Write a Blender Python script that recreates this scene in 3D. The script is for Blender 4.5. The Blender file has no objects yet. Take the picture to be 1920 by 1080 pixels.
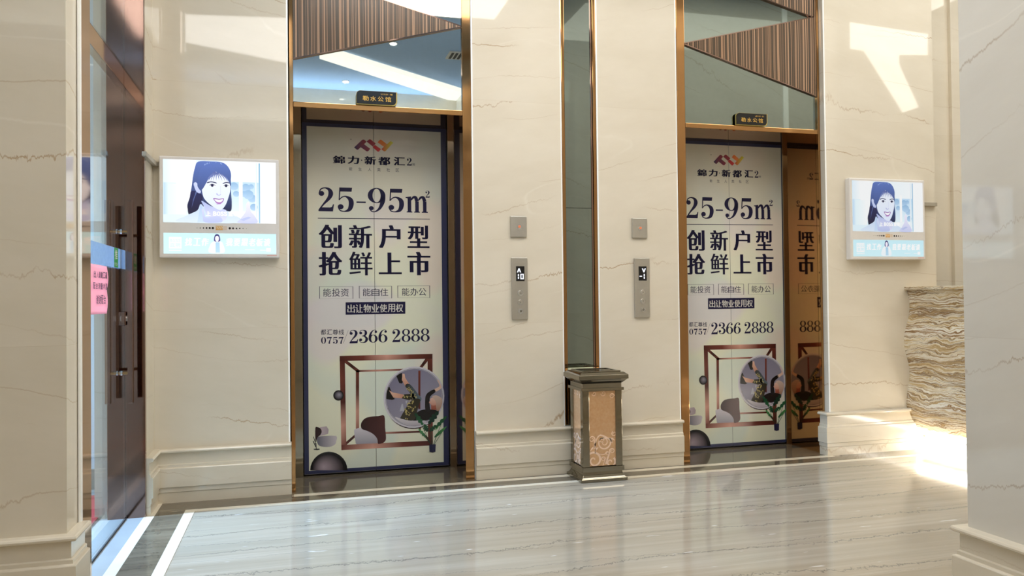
import bpy, bmesh, math, random
from mathutils import Vector, Matrix
random.seed(7)
C = bpy.context.scene.collection
SC = bpy.context.scene

# ------------------------------------------------------------------ camera, world, lights, exposure
YAW, PIT, ROL, FPX, CAMH = 0.269417, 0.0146894, -0.0109265, 1477.523, 1.1
def cam_dir(x, y, z):
    c, s = math.cos(ROL), math.sin(ROL); x, z = c*x - s*z, s*x + c*z
    c, s = math.cos(PIT), math.sin(PIT); y, z = c*y - s*z, s*y + c*z
    c, s = math.cos(YAW), math.sin(YAW); x, y = c*x + s*y, -s*x + c*y
    return Vector((x, y, z))
cam = bpy.data.cameras.new('camera'); camo = bpy.data.objects.new('camera', cam); C.objects.link(camo)
R_, F_, U_ = cam_dir(1, 0, 0), cam_dir(0, 1, 0), cam_dir(0, 0, 1)
M = Matrix(((R_.x, U_.x, -F_.x, 0), (R_.y, U_.y, -F_.y, 0), (R_.z, U_.z, -F_.z, CAMH), (0, 0, 0, 1)))
camo.matrix_world = M
cam.sensor_width = 36; cam.lens = 36*FPX/1920; cam.clip_start = 0.02; cam.clip_end = 100
SC.camera = camo
def at(px, py, Y):                      # pixel of the photograph -> point on the plane at depth Y
    d = cam_dir((px-960)/FPX, 1, (540-py)/FPX); t = Y/d.y
    return (t*d.x, CAMH + t*d.z)

w = bpy.data.worlds.new('world'); SC.world = w; w.use_nodes = True
w.node_tree.nodes['Background'].inputs[0].default_value = (0.55, 0.75, 1.0, 1)
w.node_tree.nodes['Background'].inputs[1].default_value = 1.2
def area(name, loc, rot, sx, sy, power, col):
    l = bpy.data.lights.new(name, 'AREA'); l.shape = 'RECTANGLE'; l.size = sx; l.size_y = sy; l.energy = power; l.color = col
    o = bpy.data.objects.new(name, l); C.objects.link(o); o.location = loc; o.rotation_euler = rot
    return o
PI = math.pi
# daylight through the vestibule's glazed front (its bright window lies to the left, outside)
day = area('daylight', (-3.9, 4.19, 2.6), (0, -PI/2+.58, 0), 1.6, .36, 56, (0.40, 0.63, 1.0)); day.data.spread = math.radians(46)
SC.view_settings.view_transform = 'Standard'; SC.view_settings.look = 'None'
SC.view_settings.gamma = 1; SC.view_settings.exposure = 0.26
try: SC.view_settings.use_curve_mapping = False
except Exception: pass
SC.cycles.use_denoising = True
SC.cycles.max_bounces = 10; SC.cycles.glossy_bounces = 6; SC.cycles.diffuse_bounces = 4
SC.cycles.transparent_max_bounces = 12; SC.cycles.sample_clamp_indirect = 6
SC.cycles.caustics_reflective = False; SC.cycles.caustics_refractive = False

# ------------------------------------------------------------------ materials
def L(r, g, b):
    f = lambda c: (c/255/12.92) if c/255 <= .04045 else ((c/255+.055)/1.055)**2.4
    return (f(r), f(g), f(b), 1)
class NT:
    def __init__(s, name):
        s.m = bpy.data.materials.new(name); s.m.use_nodes = True; s.t = s.m.node_tree; s.b = s.t.nodes['Principled BSDF']
    def n(s, typ, **k):
        nd = s.t.nodes.new(typ)
        for a, v in k.items(): setattr(nd, a, v)
        return nd
    def set(s, inp, v):
        if isinstance(v, bpy.types.NodeSocket): s.t.links.new(v, inp)
        else: inp.default_value = v
    def math(s, op, a, b=None, c=None, clamp=False):
        nd = s.n('ShaderNodeMath', operation=op, use_clamp=clamp); s.set(nd.inputs[0], a)
        if b is not None: s.set(nd.inputs[1], b)
        if c is not None: s.set(nd.inputs[2], c)
        return nd.outputs[0]
    def vm(s, op, a, b):
        nd = s.n('ShaderNodeVectorMath', operation=op); s.set(nd.inputs[0], a); s.set(nd.inputs[1], b); return nd.outputs[0]
    def noise(s, v, scale, detail=3, rough=.55, col=False):
        nd = s.n('ShaderNodeTexNoise'); s.set(nd.inputs['Vector'], v); nd.inputs['Scale'].default_value = scale
        nd.inputs['Detail'].default_value = detail; nd.inputs['Roughness'].default_value = rough
        return nd.outputs['Color' if col else 'Fac']
    def ramp(s, f, stops, interp='LINEAR'):
        nd = s.n('ShaderNodeValToRGB'); s.set(nd.inputs[0], f); cr = nd.color_ramp; cr.interpolation = interp
        while len(cr.elements) < len(stops): cr.elements.new(.5)
        for e, (p, c) in zip(cr.elements, stops):
            e.position = p; e.color = c if len(c) == 4 else (*c, 1)
        return nd.outputs[0]
    def mix(s, f, a, b, bt='MIX'):
        nd = s.n('ShaderNodeMixRGB', blend_type=bt); s.set(nd.inputs[0], f); s.set(nd.inputs[1], a); s.set(nd.inputs[2], b); return nd.outputs[0]
    def map(s, f, a, b, c=0., d=1.):
        nd = s.n('ShaderNodeMapRange'); nd.clamp = True; s.set(nd.inputs[0], f)
        for i, v in zip((1, 2, 3, 4), (a, b, c, d)): nd.inputs[i].default_value = v
        return nd.outputs[0]
    def world(s):
        nd = s.n('ShaderNodeNewGeometry'); return nd.outputs['Position']
    def obj(s): return s.n('ShaderNodeTexCoord').outputs['Object']
    def P(s, col=None, rough=None, metal=None, spec=None, **k):
        if col is not None: s.set(s.b.inputs['Base Color'], col)
        if rough is not None: s.set(s.b.inputs['Roughness'], rough)
        if metal is not None: s.b.inputs['Metallic'].default_value = metal
        if spec is not None: s.b.inputs['Specular IOR Level'].default_value = spec
        for a, v in k.items(): s.set(s.b.inputs[a], v)
        return s.m
def plain(name, col, rough=.4, metal=0, spec=.5, grain=0):
    t = NT(name)
    if grain:
        f = t.noise(t.obj(), grain, 3)
        c = t.mix(t.map(f, .3, .7), tuple(x*.88 for x in col[:3])+(1,), col)
    else:
        f = t.noise(t.obj(), 30, 2); c = t.mix(t.map(f, .3, .7), tuple(x*.97 for x in col[:3])+(1,), col)
    return t.P(c, rough, metal, spec)
def marble(name, base, dark, vein, tilt=0.15, seed=0., rough=.03, zj=(.955, 1.385), vs=1.0, amt=.85, spec=.6):
    """polished cream marble: soft clouding, thin wandering brown veins, slab joints at fixed heights"""
    t = NT(name); P0 = t.obj()
    sx = t.n('ShaderNodeSeparateXYZ'); t.set(sx.inputs[0], P0)
    run = t.math('ADD', sx.outputs[0], sx.outputs[1])
    slab = t.math('FLOOR', t.math('DIVIDE', t.math('SUBTRACT', sx.outputs[2], zj[0]), zj[1]))
    off = t.n('ShaderNodeCombineXYZ'); t.set(off.inputs[0], t.math('MULTIPLY', slab, 7.3)); t.set(off.inputs[1], seed)
    zz = t.math('ADD', sx.outputs[2], t.math('MULTIPLY', run, tilt))
    cb = t.n('ShaderNodeCombineXYZ'); t.set(cb.inputs[0], t.math('MULTIPLY', run, .6)); t.set(cb.inputs[1], t.math('MULTIPLY', sx.outputs[1], .2)); t.set(cb.inputs[2], t.math('MULTIPLY', zz, 1.6))
    P1 = t.vm('ADD', cb.outputs[0], off.outputs[0])
    def lines(freq, wander, jit, thick, sd):
        Q = t.vm('ADD', P1, (sd, sd*.7, sd*1.3))
        a = t.math('MULTIPLY', t.math('SUBTRACT', t.noise(Q, .9, 2, .5), .5), wander)
        b = t.math('MULTIPLY', t.math('SUBTRACT', t.noise(t.vm('MULTIPLY', Q, (16, 16, 1.5)), 1.0, 5, .78), .5), jit)
        g = t.map(t.noise(Q, 3.0, 2), .35, .65, .25, 1)
        u = t.math('ADD', t.math('MULTIPLY', zz, freq), t.math('ADD', a, t.math('MULTIPLY', b, g)))
        u = t.math('ADD', u, t.math('MULTIPLY', slab, .37+sd))
        r = t.math('ABSOLUTE', t.math('SUBTRACT', t.math('FRACT', u), .5))
        return t.math('MULTIPLY', t.map(r, 0, thick*vs, 1, 0), t.map(t.noise(t.vm('ADD', Q, (4, 4, 4)), 2.6, 2), .44, .62))
    v = lines(1.7, 1.1, .30, .010, 0.0); v2 = lines(2.6, 1.6, .22, .010, 5.1); pale = lines(1.3, 3.2, .12, .02, 9.7)
    cloud = t.noise(t.vm('MULTIPLY', P1, (1.5, 1.5, 1.6)), 1.6, 6, .62)
    c = t.mix(t.map(cloud, .3, .7), dark, base)
    c = t.mix(t.math('MULTIPLY', pale, .25), c, (.86, .82, .73, 1))
    c = t.mix(t.math('MULTIPLY', v, amt), c, vein)
    c = t.mix(t.math('MULTIPLY', v2, amt*.5), c, vein)
    fr = t.math('FRACT', t.math('DIVIDE', t.math('SUBTRACT', sx.outputs[2], zj[0]), zj[1]))
    j = t.map(t.math('ABSOLUTE', t.math('SUBTRACT', fr, .5)), .4993, .5, 0, 1)
    c = t.mix(t.math('MULTIPLY', j, .3), c, vein)
    return t.P(c, rough, 0, spec)
VEIN = L(168, 136, 96)
M_marble = marble('cream_marble', L(220, 211, 194), L(211, 202, 183), VEIN, .16, 0)
M_marble_up = marble('cream_marble_rising', L(224, 215, 198), L(215, 205, 186), VEIN, -.15, 3.1)
M_marble_r = marble('cream_marble_lobby', L(226, 218, 202), L(217, 208, 190), VEIN, .14, 11.7)
M_marble_g = marble('cream_marble_daylight_tint', L(214, 211, 203), L(205, 201, 192), L(158, 136, 112), .30, 23.4, .03, (.955, 1.385), 1.0, .72, 1.0)  # same cream marble, greyed in its colour to stand for cool daylight
M_base = marble('cream_marble_base', L(221, 212, 194), L(208, 198, 178), VEIN, .1, 31.0, .12, (-9, 30))
M_edge = plain('marble_edge_whitened', L(255, 255, 253), .2)  # near-white colour imitates light caught along the slab edges

def floor_mat():
    t = NT('serpentine_floor_marble'); P0 = t.world()
    st = t.noise(t.vm('MULTIPLY', P0, (.9, 22, 1)), 1.0, 4, .6)
    st2 = t.noise(t.vm('MULTIPLY', P0, (.35, 5, 1)), 1.3, 3, .6)
    c = t.mix(t.map(st, .3, .7), L(156, 145, 127), L(185, 175, 158))
    c = t.mix(t.map(st2, .35, .7), c, L(162, 152, 134))
    s0 = t.n('ShaderNodeSeparateXYZ'); t.set(s0.inputs[0], P0)
    def lines(freq, sd, jit, thick, lo, hi):
        Q = t.vm('ADD', P0, (sd, sd*.7, 0))
        a = t.math('MULTIPLY', t.math('SUBTRACT', t.noise(t.vm('MULTIPLY', Q, (.5, .9, 1)), 1.0, 2), .5), 1.2)
        b = t.math('MULTIPLY', t.math('SUBTRACT', t.noise(t.vm('MULTIPLY', Q, (17, 5, 1)), 1.0, 5, .8), .5), jit)
        g = t.map(t.noise(t.vm('MULTIPLY', Q, (2.5, 2, 1)), 1.0, 2), .35, .65, .15, 1)
        u = t.math('ADD', t.math('MULTIPLY', s0.outputs[1], freq), t.math('ADD', a, t.math('MULTIPLY', b, g)))
        r = t.math('ABSOLUTE', t.math('SUBTRACT', t.math('FRACT', u), .5))
        return t.math('MULTIPLY', t.map(r, 0, thick, 1, 0), t.map(t.noise(t.vm('MULTIPLY', Q, (.8, 2.4, 1)), 1.3, 2), lo, hi))
    c = t.mix(t.math('MULTIPLY', lines(3.1, 0., .6, .022, .33, .46), .72), c, L(84, 80, 78))
    c = t.mix(t.math('MULTIPLY', lines(4.3, 3.3, .5, .018, .42, .56), .6), c, L(96, 90, 84))
    fl = t.noise(t.vm('MULTIPLY', P0, (6, 34, 1)), 1.0, 2)
    c = t.mix(t.math('MULTIPLY', t.map(fl, .70, .75), .7), c, (.9, .88, .84, 1))
    s = t.n('ShaderNodeSeparateXYZ'); t.set(s.inputs[0], P0)
    def joint(o, off, step):
        f = t.math('FRACT', t.math('DIVIDE', t.math('ADD', o, off), step))
        return t.map(t.math('ABSOLUTE', t.math('SUBTRACT', f, .5)), .4985, .4995, 0, 1)
    tx = t.math('FLOOR', t.math('DIVIDE', s.outputs[1], .8))
    j = t.math('MAXIMUM', joint(t.math('ADD', s.outputs[0], t.math('MULTIPLY', tx, .43)), .1, 1.2), joint(s.outputs[1], .13, .8))
    c = t.mix(t.math('MULTIPLY', j, .25), c, L(150, 140, 125))
    return t.P(c, .085, 0, .5)
M_floor = floor_mat()
def dark_floor():
    t = NT('dark_border_marble'); P0 = t.world()
    n = t.noise(t.vm('MULTIPLY', P0, (1.5, 12, 1)), 1.5, 5, .65)
    c = t.mix(t.map(n, .3, .72), L(84, 76, 64), L(126, 116, 98))
    v = t.noise(t.vm('ADD', t.vm('MULTIPLY', P0, (2.2, 5, 1)), t.vm('MULTIPLY', t.noise(P0, 9, 4, .7, True), (.3, .6, 0))), 1.3, 2)
    c = t.mix(t.math('MULTIPLY', t.map(t.math('ABSOLUTE', t.math('SUBTRACT', v, .5)), 0, .012, 1, 0), .5), c, L(58, 50, 42))
    return t.P(c, .09, 0, .5)
M_fdark = dark_floor()
M_fstrip = plain('cream_inlay_marble', L(236, 226, 204), .1, grain=4)
M_flight = plain('pale_threshold_stone', L(168, 172, 172), .15, grain=3)
M_bronze = plain('polished_bronze', L(180, 136, 90), .07, 1)
M_bronze_d = plain('dark_rose_bronze', L(150, 122, 110), .07, 1)
M_bronze_jamb = plain('bronze_jamb_mirror', L(176, 128, 84), .05, 1)
M_mirror = plain('grey_tinted_mirror', L(212, 218, 214), .012, 1)
M_mirror_d = plain('dimmed_grey_mirror', L(146, 156, 149), .02, 1)  # same mirror, tint darkened to stand for the dimmer room it reflects
M_steel = plain('brushed_steel', L(208, 204, 196), .34, 1)
M_chrome = plain('chrome', L(215, 215, 215), .08, 1)
M_navy = plain('navy_print', L(44, 50, 84), .3)
M_ink = plain('navy_ink', L(26, 21, 60), .5, 0, .25)
M_white = plain('white_print', L(240, 238, 232), .35)
M_black = plain('black_gloss', L(16, 15, 15), .15)
M_dark = plain('dark_recess', L(28, 24, 22), .6)
M_gold = plain('gold_lettering', L(212, 170, 84), .3, .6)
M_goldedge = plain('gold_acrylic_edge', L(196, 172, 96), .2, .3)
M_paint_blue = plain('pale_blue_ceiling_paint', L(168, 202, 246), .7)
M_paint_wh = plain('off_white_paint', L(226, 228, 228), .6)
M_vest = plain('cool_white_panel', L(206, 222, 228), .35)
M_red = plain('red_carpet', L(186, 42, 52), .95, grain=160)
M_greyb = plain('grey_skirting', L(112, 116, 112), .4)
M_plastic = plain('silver_white_plastic', L(226, 222, 218), .35)
M_grey = plain('grey_plastic', L(132, 126, 116), .5)
M_pink = plain('pink_paper', L(255, 206, 208), .8)
_t = M_pink.node_tree; _tr = _t.nodes.new('ShaderNodeBsdfTranslucent'); _tr.inputs[0].default_value = L(255, 190, 194); _mx = _t.nodes.new('ShaderNodeMixShader'); _mx.inputs[0].default_value = .5
_t.links.new(_t.nodes['Principled BSDF'].outputs[0], _mx.inputs[1]); _t.links.new(_tr.outputs[0], _mx.inputs[2]); _t.links.new(_mx.outputs[0], _t.nodes['Material Output'].inputs[0])
M_green = plain('green_sticker', L(40, 160, 74), .5)
M_cable = plain('grey_duct_plastic', L(166, 158, 142), .5)
def wood():
    t = NT('zebrano_veneer'); P0 = t.obj()
    s = t.n('ShaderNodeSeparateXYZ'); t.set(s.inputs[0], P0)
    wob = t.math('MULTIPLY', t.noise(t.vm('MULTIPLY', P0, (3, 3, 1.2)), 1.0, 2), .012)
    cb = t.n('ShaderNodeCombineXYZ'); t.set(cb.inputs[0], t.math('ADD', s.outputs[0], wob))
    n1 = t.noise(t.vm('MULTIPLY', cb.outputs[0], (64, 0, 0)), 1.0, 3, .75)
    n2 = t.noise(t.vm('MULTIPLY', cb.outputs[0], (150, 0, 0)), 1.0, 1)
    f = t.math('ADD', t.math('MULTIPLY', n1, .75), t.math('MULTIPLY', n2, .25))
    c = t.ramp(f, [(.36, L(40, 32, 26)), (.45, L(84, 70, 54)), (.50, L(62, 50, 38)), (.54, L(178, 138, 106)), (.57, L(196, 160, 130)), (.60, L(74, 58, 44)), (.68, L(96, 78, 60))])
    return t.P(c, .22, 0, .4)
M_wood = wood()
def onyx():
    t = NT('banded_onyx'); P0 = t.obj()
    s = t.n('ShaderNodeSeparateXYZ'); t.set(s.inputs[0], P0)
    wv = t.vm('MULTIPLY', t.vm('SUBTRACT', t.noise(t.vm('MULTIPLY', P0, (1, 1.6, 3)), 1.6, 3, .6, True), (.5, .5, .5)), (0, 0, .16))
    wf = t.vm('MULTIPLY', t.vm('SUBTRACT', t.noise(t.vm('MULTIPLY', P0, (1, 5, 9)), 2.2, 4, .7, True), (.5, .5, .5)), (0, 0, .028))
    P1 = t.vm('ADD', t.vm('ADD', P0, wv), wf)
    b = t.noise(t.vm('MULTIPLY', P1, (.05, .22, 10)), 1.0, 8, .74)
    c = t.ramp(b, [(.28, L(74, 52, 34)), (.38, L(140, 104, 62)), (.44, L(196, 168, 120)), (.475, L(232, 222, 198)), (.50, L(120, 88, 54)), (.53, L(190, 160, 112)), (.57, L(236, 230, 212)), (.61, L(158, 122, 78)), (.65, L(96, 68, 44)), (.72, L(196, 168, 122))])
    hi = t.noise(t.vm('MULTIPLY', P1, (.1, .4, 7)), 1.0, 2)
    up = t.map(s.outputs[2], .75, 1.1)
    c = t.mix(t.math('MULTIPLY', t.map(hi, .55, .62), t.math('MULTIPLY', up, .6)), c, L(120, 86, 62))
    return t.P(c, .12, 0, .5)
M_onyx = onyx()
def etched():
    t = NT('etched_copper_panel'); n = t.noise(t.obj(), 60, 3)
    return t.P(t.mix(t.map(n, .3, .7), L(216, 170, 126), L(230, 188, 146)), .22, .6, .5)
M_copper = etched()
M_scroll = plain('pale_copper_scroll', L(246, 214, 190), .35, .3)
M_smoke = plain('smoked_nickel', L(142, 135, 120), .07, 1)
def glass_mat(name, tint, base_alpha):
    """thin pane: mostly see-through, mirror-like reflection by viewing angle"""
    t = NT(name); out = t.t.nodes['Material Output']
    tr = t.n('ShaderNodeBsdfTransparent'); tr.inputs[0].default_value = tint
    gl = t.n('ShaderNodeBsdfGlossy'); gl.inputs['Roughness'].default_value = .0
    lw = t.n('ShaderNodeLayerWeight'); lw.inputs[0].default_value = .5
    ms = t.n('ShaderNodeMixShader'); t.set(ms.inputs[0], t.math('MULTIPLY_ADD', t.math('POWER', lw.outputs['Facing'], 5.0), .85, base_alpha, clamp=True))
    t.t.links.new(tr.outputs[0], ms.inputs[1]); t.t.links.new(gl.outputs[0], ms.inputs[2]); t.t.links.new(ms.outputs[0], out.inputs[0])
    return t.m
M_glass = glass_mat('door_glass', (.93, .97, .97, 1), .03)
def frost_mat():
    t = NT('frosted_film'); out = t.t.nodes['Material Output']
    tr = t.n('ShaderNodeBsdfTransparent'); tr.inputs[0].default_value = (.8, .9, .97, 1)
    df = t.n('ShaderNodeBsdfDiffuse'); df.inputs[0].default_value = L(176, 200, 224)
    n = t.noise(t.obj(), 50, 2)
    ms = t.n('ShaderNodeMixShader'); t.set(ms.inputs[0], t.map(n, .2, .8, .5, .6))
    t.t.links.new(tr.outputs[0], ms.inputs[1]); t.t.links.new(df.outputs[0], ms.inputs[2]); t.t.links.new(ms.outputs[0], out.inputs[0])
    return t.m
M_frost = frost_mat()
def emit(name, col, s):
    t = NT(name); t.b.inputs['Base Color'].default_value = (.05, .05, .05, 1)
    n = t.noise(t.obj(), 3, 1); c = t.mix(t.map(n, .3, .7), tuple(x*.97 for x in col[:3])+(1,), col)
    return t.P(None, .5, 0, .2, **{'Emission Color': c, 'Emission Strength': s})
M_lum = emit('luminous_ceiling', (1, .965, .915, 1), 6.6)
M_lum2 = emit('added_luminous_warm', (1, .95, .86, 1), 5.2)
M_lum3 = emit('luminous_ceiling_cool', (1, .98, .95, 1), 6.0)
M_lum4 = emit('luminous_ceiling_far', (1, .95, .84, 1), 6.0)
M_trough = emit('light_trough', (1, .97, .86, 1), 1.3)
M_down = emit('downlight_lens', (1, .95, .85, 1), 30.0)
M_led = emit('warm_led_strip', (1, .93, .82, 1), 36.0)
M_digit = emit('white_led_digits', (.85, .9, 1, 1), 1.1)
M_redlamp = emit('orange_indicator', (1, .25, .08, 1), .6)
def vcol(name, emis=0, rough=.35):
    t = NT(name); a = t.n('ShaderNodeVertexColor'); a.layer_name = 'Col'
    if emis:
        return t.P((.02, .02, .02, 1), .15, 0, .4, **{'Emission Color': a.outputs[0], 'Emission Strength': emis})
    return t.P(a.outputs[0], rough, 0, .4)
M_print = vcol('printed_picture', 0, .22)
M_screen = vcol('lit_screen', .92)
def poster_paper():
    t = NT('pastel_poster_print'); P0 = t.obj()
    n = t.noise(P0, 1.6, 1, .4, True); sp = t.n('ShaderNodeSeparateColor'); t.set(sp.inputs[0], n)
    c = t.mix(t.map(sp.outputs[0], .54, .60, 0, .5), L(228, 228, 204), L(238, 208, 198))
    c = t.mix(t.map(sp.outputs[1], .54, .60, 0, .5), c, L(200, 216, 212))
    c = t.mix(t.map(sp.outputs[2], .56, .62, 0, .5), c, L(222, 208, 220))
    z = t.n('ShaderNodeSeparateXYZ'); t.set(z.inputs[0], P0)
    c = t.mix(t.map(z.outputs[2], 1.2, 2.0, 0, .7), c, L(220, 210, 196))  # upper sheet toned: print gradient, with the fall of light painted in
    return t.P(c, .2, 0, .4)
M_poster = poster_paper()

# ------------------------------------------------------------------ mesh helpers
def wloc(o):
    v = Vector((0, 0, 0))
    while o: v += o.location; o = o.parent
    return v
class MB:
    def __init__(s): s.v = []; s.f = []; s.mi = []; s.c = []; s.sm = []
    def add(s, vs, fs, mi=0, cols=None, smooth=False):
        b = len(s.v); s.v += [tuple(x) for x in vs]
        s.c += [tuple(c) for c in cols] if cols else [(1, 1, 1, 1)]*len(vs)
        for f in fs: s.f.append([b+i for i in f]); s.mi.append(mi); s.sm.append(smooth)
    def box(s, x0, x1, y0, y1, z0, z1, mi=0):
        v = [(x, y, z) for z in (z0, z1) for y in (y0, y1) for x in (x0, x1)]
        s.add(v, [(0, 2, 3, 1), (4, 5, 7, 6), (0, 1, 5, 4), (2, 6, 7, 3), (0, 4, 6, 2), (1, 3, 7, 5)], mi)
    def xz(s, pts, y, mi=0, cols=None):               # flat polygon in an x-z plane facing -y
        pts = list(pts); a = sum(p[0]*q[1]-q[0]*p[1] for p, q in zip(pts, pts[1:]+pts[:1]))
        if a < 0: pts = pts[::-1]; cols = cols[::-1] if cols else None
        s.add([(x, y, z) for x, z in pts], [tuple(range(len(pts)))], mi, cols)
    def prism(s, pts, y0, y1, mi=0):                  # x-z outline extruded along y
        n = len(pts); a = sum(p[0]*q[1]-q[0]*p[1] for p, q in zip(pts, pts[1:]+pts[:1]))
        if a < 0: pts = pts[::-1]
        v = [(x, y0, z) for x, z in pts]+[(x, y1, z) for x, z in pts]
        s.add(v, [tuple(range(n)), tuple(range(2*n-1, n-1, -1))]+[(i, i+n, (i+1) % n+n, (i+1) % n) for i in range(n)], mi)
    def tube(s, a, b, r, mi=0, n=16, r2=None):
        a, b = Vector(a), Vector(b); d = (b-a).normalized(); u = d.orthogonal().normalized(); w_ = d.cross(u); r2 = r if r2 is None else r2
        v = []
        for c, rr in ((a, r), (b, r2)):
            for i in range(n):
                t = 2*PI*i/n; v.append(c+u*rr*math.cos(t)+w_*rr*math.sin(t))
        s.add(v, [(i, (i+1) % n, (i+1) % n+n, i+n) for i in range(n)], mi, smooth=True)
        s.add(v[:n], [tuple(range(n-1, -1, -1))], mi); s.add(v[n:], [tuple(range(n))], mi)
    def ring(s, cx, cz, y, ro, ri, ho=None, hi=None, mi=0, n=36, col=None, a0=0, a1=2*PI):
        ho = ro if ho is None else ho; hi = ri if hi is None else hi; v = []
        full = abs(a1-a0-2*PI) < 1e-6; k = n if full else n+1
        for i in range(k):
            t = a0+(a1-a0)*i/n; v += [(cx+ro*math.cos(t), y, cz+ho*math.sin(t)), (cx+ri*math.cos(t), y, cz+hi*math.sin(t))]
        fs = [(2*i, 2*i+1, (2*i+3) % (2*k), (2*i+2) % (2*k)) for i in range(n)]
        s.add(v, [f[::-1] for f in fs], mi, [col]*len(v) if col else None)
    def disc(s, cx, cz, y, r, h=None, mi=0, n=32, col=None):
        h = r if h is None else h
        s.xz([(cx+r*math.cos(2*PI*i/n), cz+h*math.sin(2*PI*i/n)) for i in range(n)], y, mi, [col]*n if col else None)
    def build(s, name, mats, parent=None, bevel=0, seg=2):
        if not isinstance(mats, (list, tuple)): mats = [mats]
        o0 = wloc(parent) if parent else Vector((0, 0, 0))
        me = bpy.data.meshes.new(name); me.from_pydata([Vector(v)-o0 for v in s.v], [], s.f)
        for m in mats: me.materials.append(m)
        for p, i, k in zip(me.polygons, s.mi, s.sm): p.material_index = i; p.use_smooth = k
        if any(m.name in ('lit_screen', 'printed_picture') for m in mats):
            a = me.color_attributes.new('Col', 'FLOAT_COLOR', 'POINT')
            for i, c in enumerate(s.c): a.data[i].color = c
        me.update()
        o = bpy.data.objects.new(name, me); C.objects.link(o)
        if parent: o.parent = parent
        if bevel:
            b = o.modifiers.new('bevel', 'BEVEL'); b.width = bevel; b.segments = seg; b.limit_method = 'ANGLE'; b.angle_limit = math.radians(40)
        return o
def tag(o, label, cat, group=None, kind=None):
    o['label'] = label; o['category'] = cat
    if group: o['group'] = group
    if kind: o['kind'] = kind
    return o
def thing(name, label, cat, loc, group=None):
    o = bpy.data.objects.new(name, None); C.objects.link(o); o.location = loc; o.empty_display_size = .1
    return tag(o, label, cat, group)
def struct(name, mb, mats, label, cat, bevel=0):
    return tag(mb.build(name, mats, None, bevel), label, cat, None, 'structure')
def copy_tree(o, parent=None, skip=()):
    c = o.copy(); C.objects.link(c); c.parent = parent
    for ch in list(o.children):
        if ch.name.split('.')[0] not in skip: copy_tree(ch, c, skip)
    return c
def box(x0, x1, y0, y1, z0, z1, mi=0):
    m = MB(); m.box(x0, x1, y0, y1, z0, z1, mi); return m

# ------------------------------------------------------------------ the setting
ZC = 4.0; ZR = 4.25                         # ceiling heights: lift lobby, reception lobby
YL, YP, YR = 4.72, 4.735, 4.69              # marble planes: left wall, pilasters, right wall
XE = 2.58                                   # second lift stands this far to the right of the first
fl = MB(); fl.box(-4.2, 11.2, -3.2, 5.6, -.12, 0)
struct('floor', fl, M_floor, 'polished beige marble floor with thin dark veins and streaks', 'floor')
bd = MB()
bd.box(-.705, -.565, 1.5, 4.517, 0, .0012); bd.box(-.705, 4.30, 4.517, 4.63, 0, .0012)
bd.box(-.02, 1.06, 4.685, 5.16, 0, .0012); bd.box(2.46, 3.62, 4.685, 5.16, 0, .0012); bd.box(-.705, -.02, 4.63, 4.72, 0, .0012); bd.box(1.06, 2.46, 4.63, 4.72, 0, .0006); bd.box(3.62, 4.3, 4.63, 4.72, 0, .0012)
struct('trim_1', bd, M_fdark, 'dark brown marble border inlaid in the floor along the lift wall', 'floor border')
st = MB()
st.box(-.565, 4.45, 4.472, 4.517, 0, .0018); st.box(-.565, -.515, 1.5, 4.472, 0, .0018)
struct('trim_2', st, M_fstrip, 'inner cream marble line in the floor turning toward the glass door', 'floor inlay')
st = MB(); st.box(-.755, -.705, 1.5, 4.71, 0, .0018)
struct('trim_3', st, M_fstrip, 'cream marble line in the floor nearest the glass door', 'floor inlay')
st = MB(); st.box(-.01, 3.56, 4.632, 4.685, 0, .0018)
struct('trim_4', st, M_fstrip, 'cream marble line in the floor across the lift thresholds', 'floor inlay')
st = MB(); st.box(-4.2, -.755, 3.05, 5.6, 0, .0008)
struct('floor', st, M_flight, 'pale threshold floor under and beyond the glass door', 'floor')

def prism_xy(m, pts, z0, z1, mi=0):
    n = len(pts); a = sum(p[0]*q[1]-q[0]*p[1] for p, q in zip(pts, pts[1:]+pts[:1]))
    if a < 0: pts = pts[::-1]
    v = [(x, y, z0) for x, y in pts]+[(x, y, z1) for x, y in pts]
    m.add(v, [tuple(range(n-1, -1, -1)), tuple(range(n, 2*n))]+[(i, (i+1) % n, (i+1) % n+n, i+n) for i in range(n)], mi)
def wall(name, x0, x1, y0, y1, mat, label, z0=0, edge=None, cat='wall', z1=ZR):
    """slab wall with a bright chamfered arris on the chosen front edges ('l', 'r')"""
    m = MB(); c = .009; e = edge or ''
    d = .003
    pts = [(x0+(c if 'l' in e else 0), y0), (x1-(c if 'r' in e else 0), y0)]
    if 'r' in e: pts.append((x1, y0+d))
    pts += [(x1, y1), (x0, y1)]
    if 'l' in e: pts.append((x0, y0+d))
    prism_xy(m, pts, z0, z1)
    for i, f in enumerate(m.f):
        n = len(pts)
        if i >= 2:
            a, b = pts[(i-2) % n] if True else None, pts[(i-1) % n]
            if ('r' in e and {a, b} == {(x1-c, y0), (x1, y0+d)}) or ('l' in e and {a, b} == {(x0+c, y0), (x0, y0+d)}): m.mi[i] = 1
    return struct(name, m, [mat, M_edge], label, cat)
wall('wall_back', -.75, -.028, YL, 5.6, M_marble, 'cream marble wall behind the left advertising screen', edge='r')
wall('wall_back', 1.06, 1.648, YP, 5.6, M_marble_up, 'cream marble pilaster between the left lift and the grey mirror strip', edge='lr')
wall('wall_back', 1.885, 2.458, YP, 5.6, M_marble_up, 'cream marble pilaster between the grey mirror strip and the right lift', edge='lr')
wall('wall_back', 3.566, 4.49, YR, 5.6, M_marble_r, 'cream marble wall behind the right advertising screen', edge='l')
m = MB(); m.box(4.49, 4.96, 5.0, 5.6, 0, ZR)
struct('wall_back', m, M_marble_r, 'set-back cream marble wall at the far right behind the reception desk', 'wall')
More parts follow.
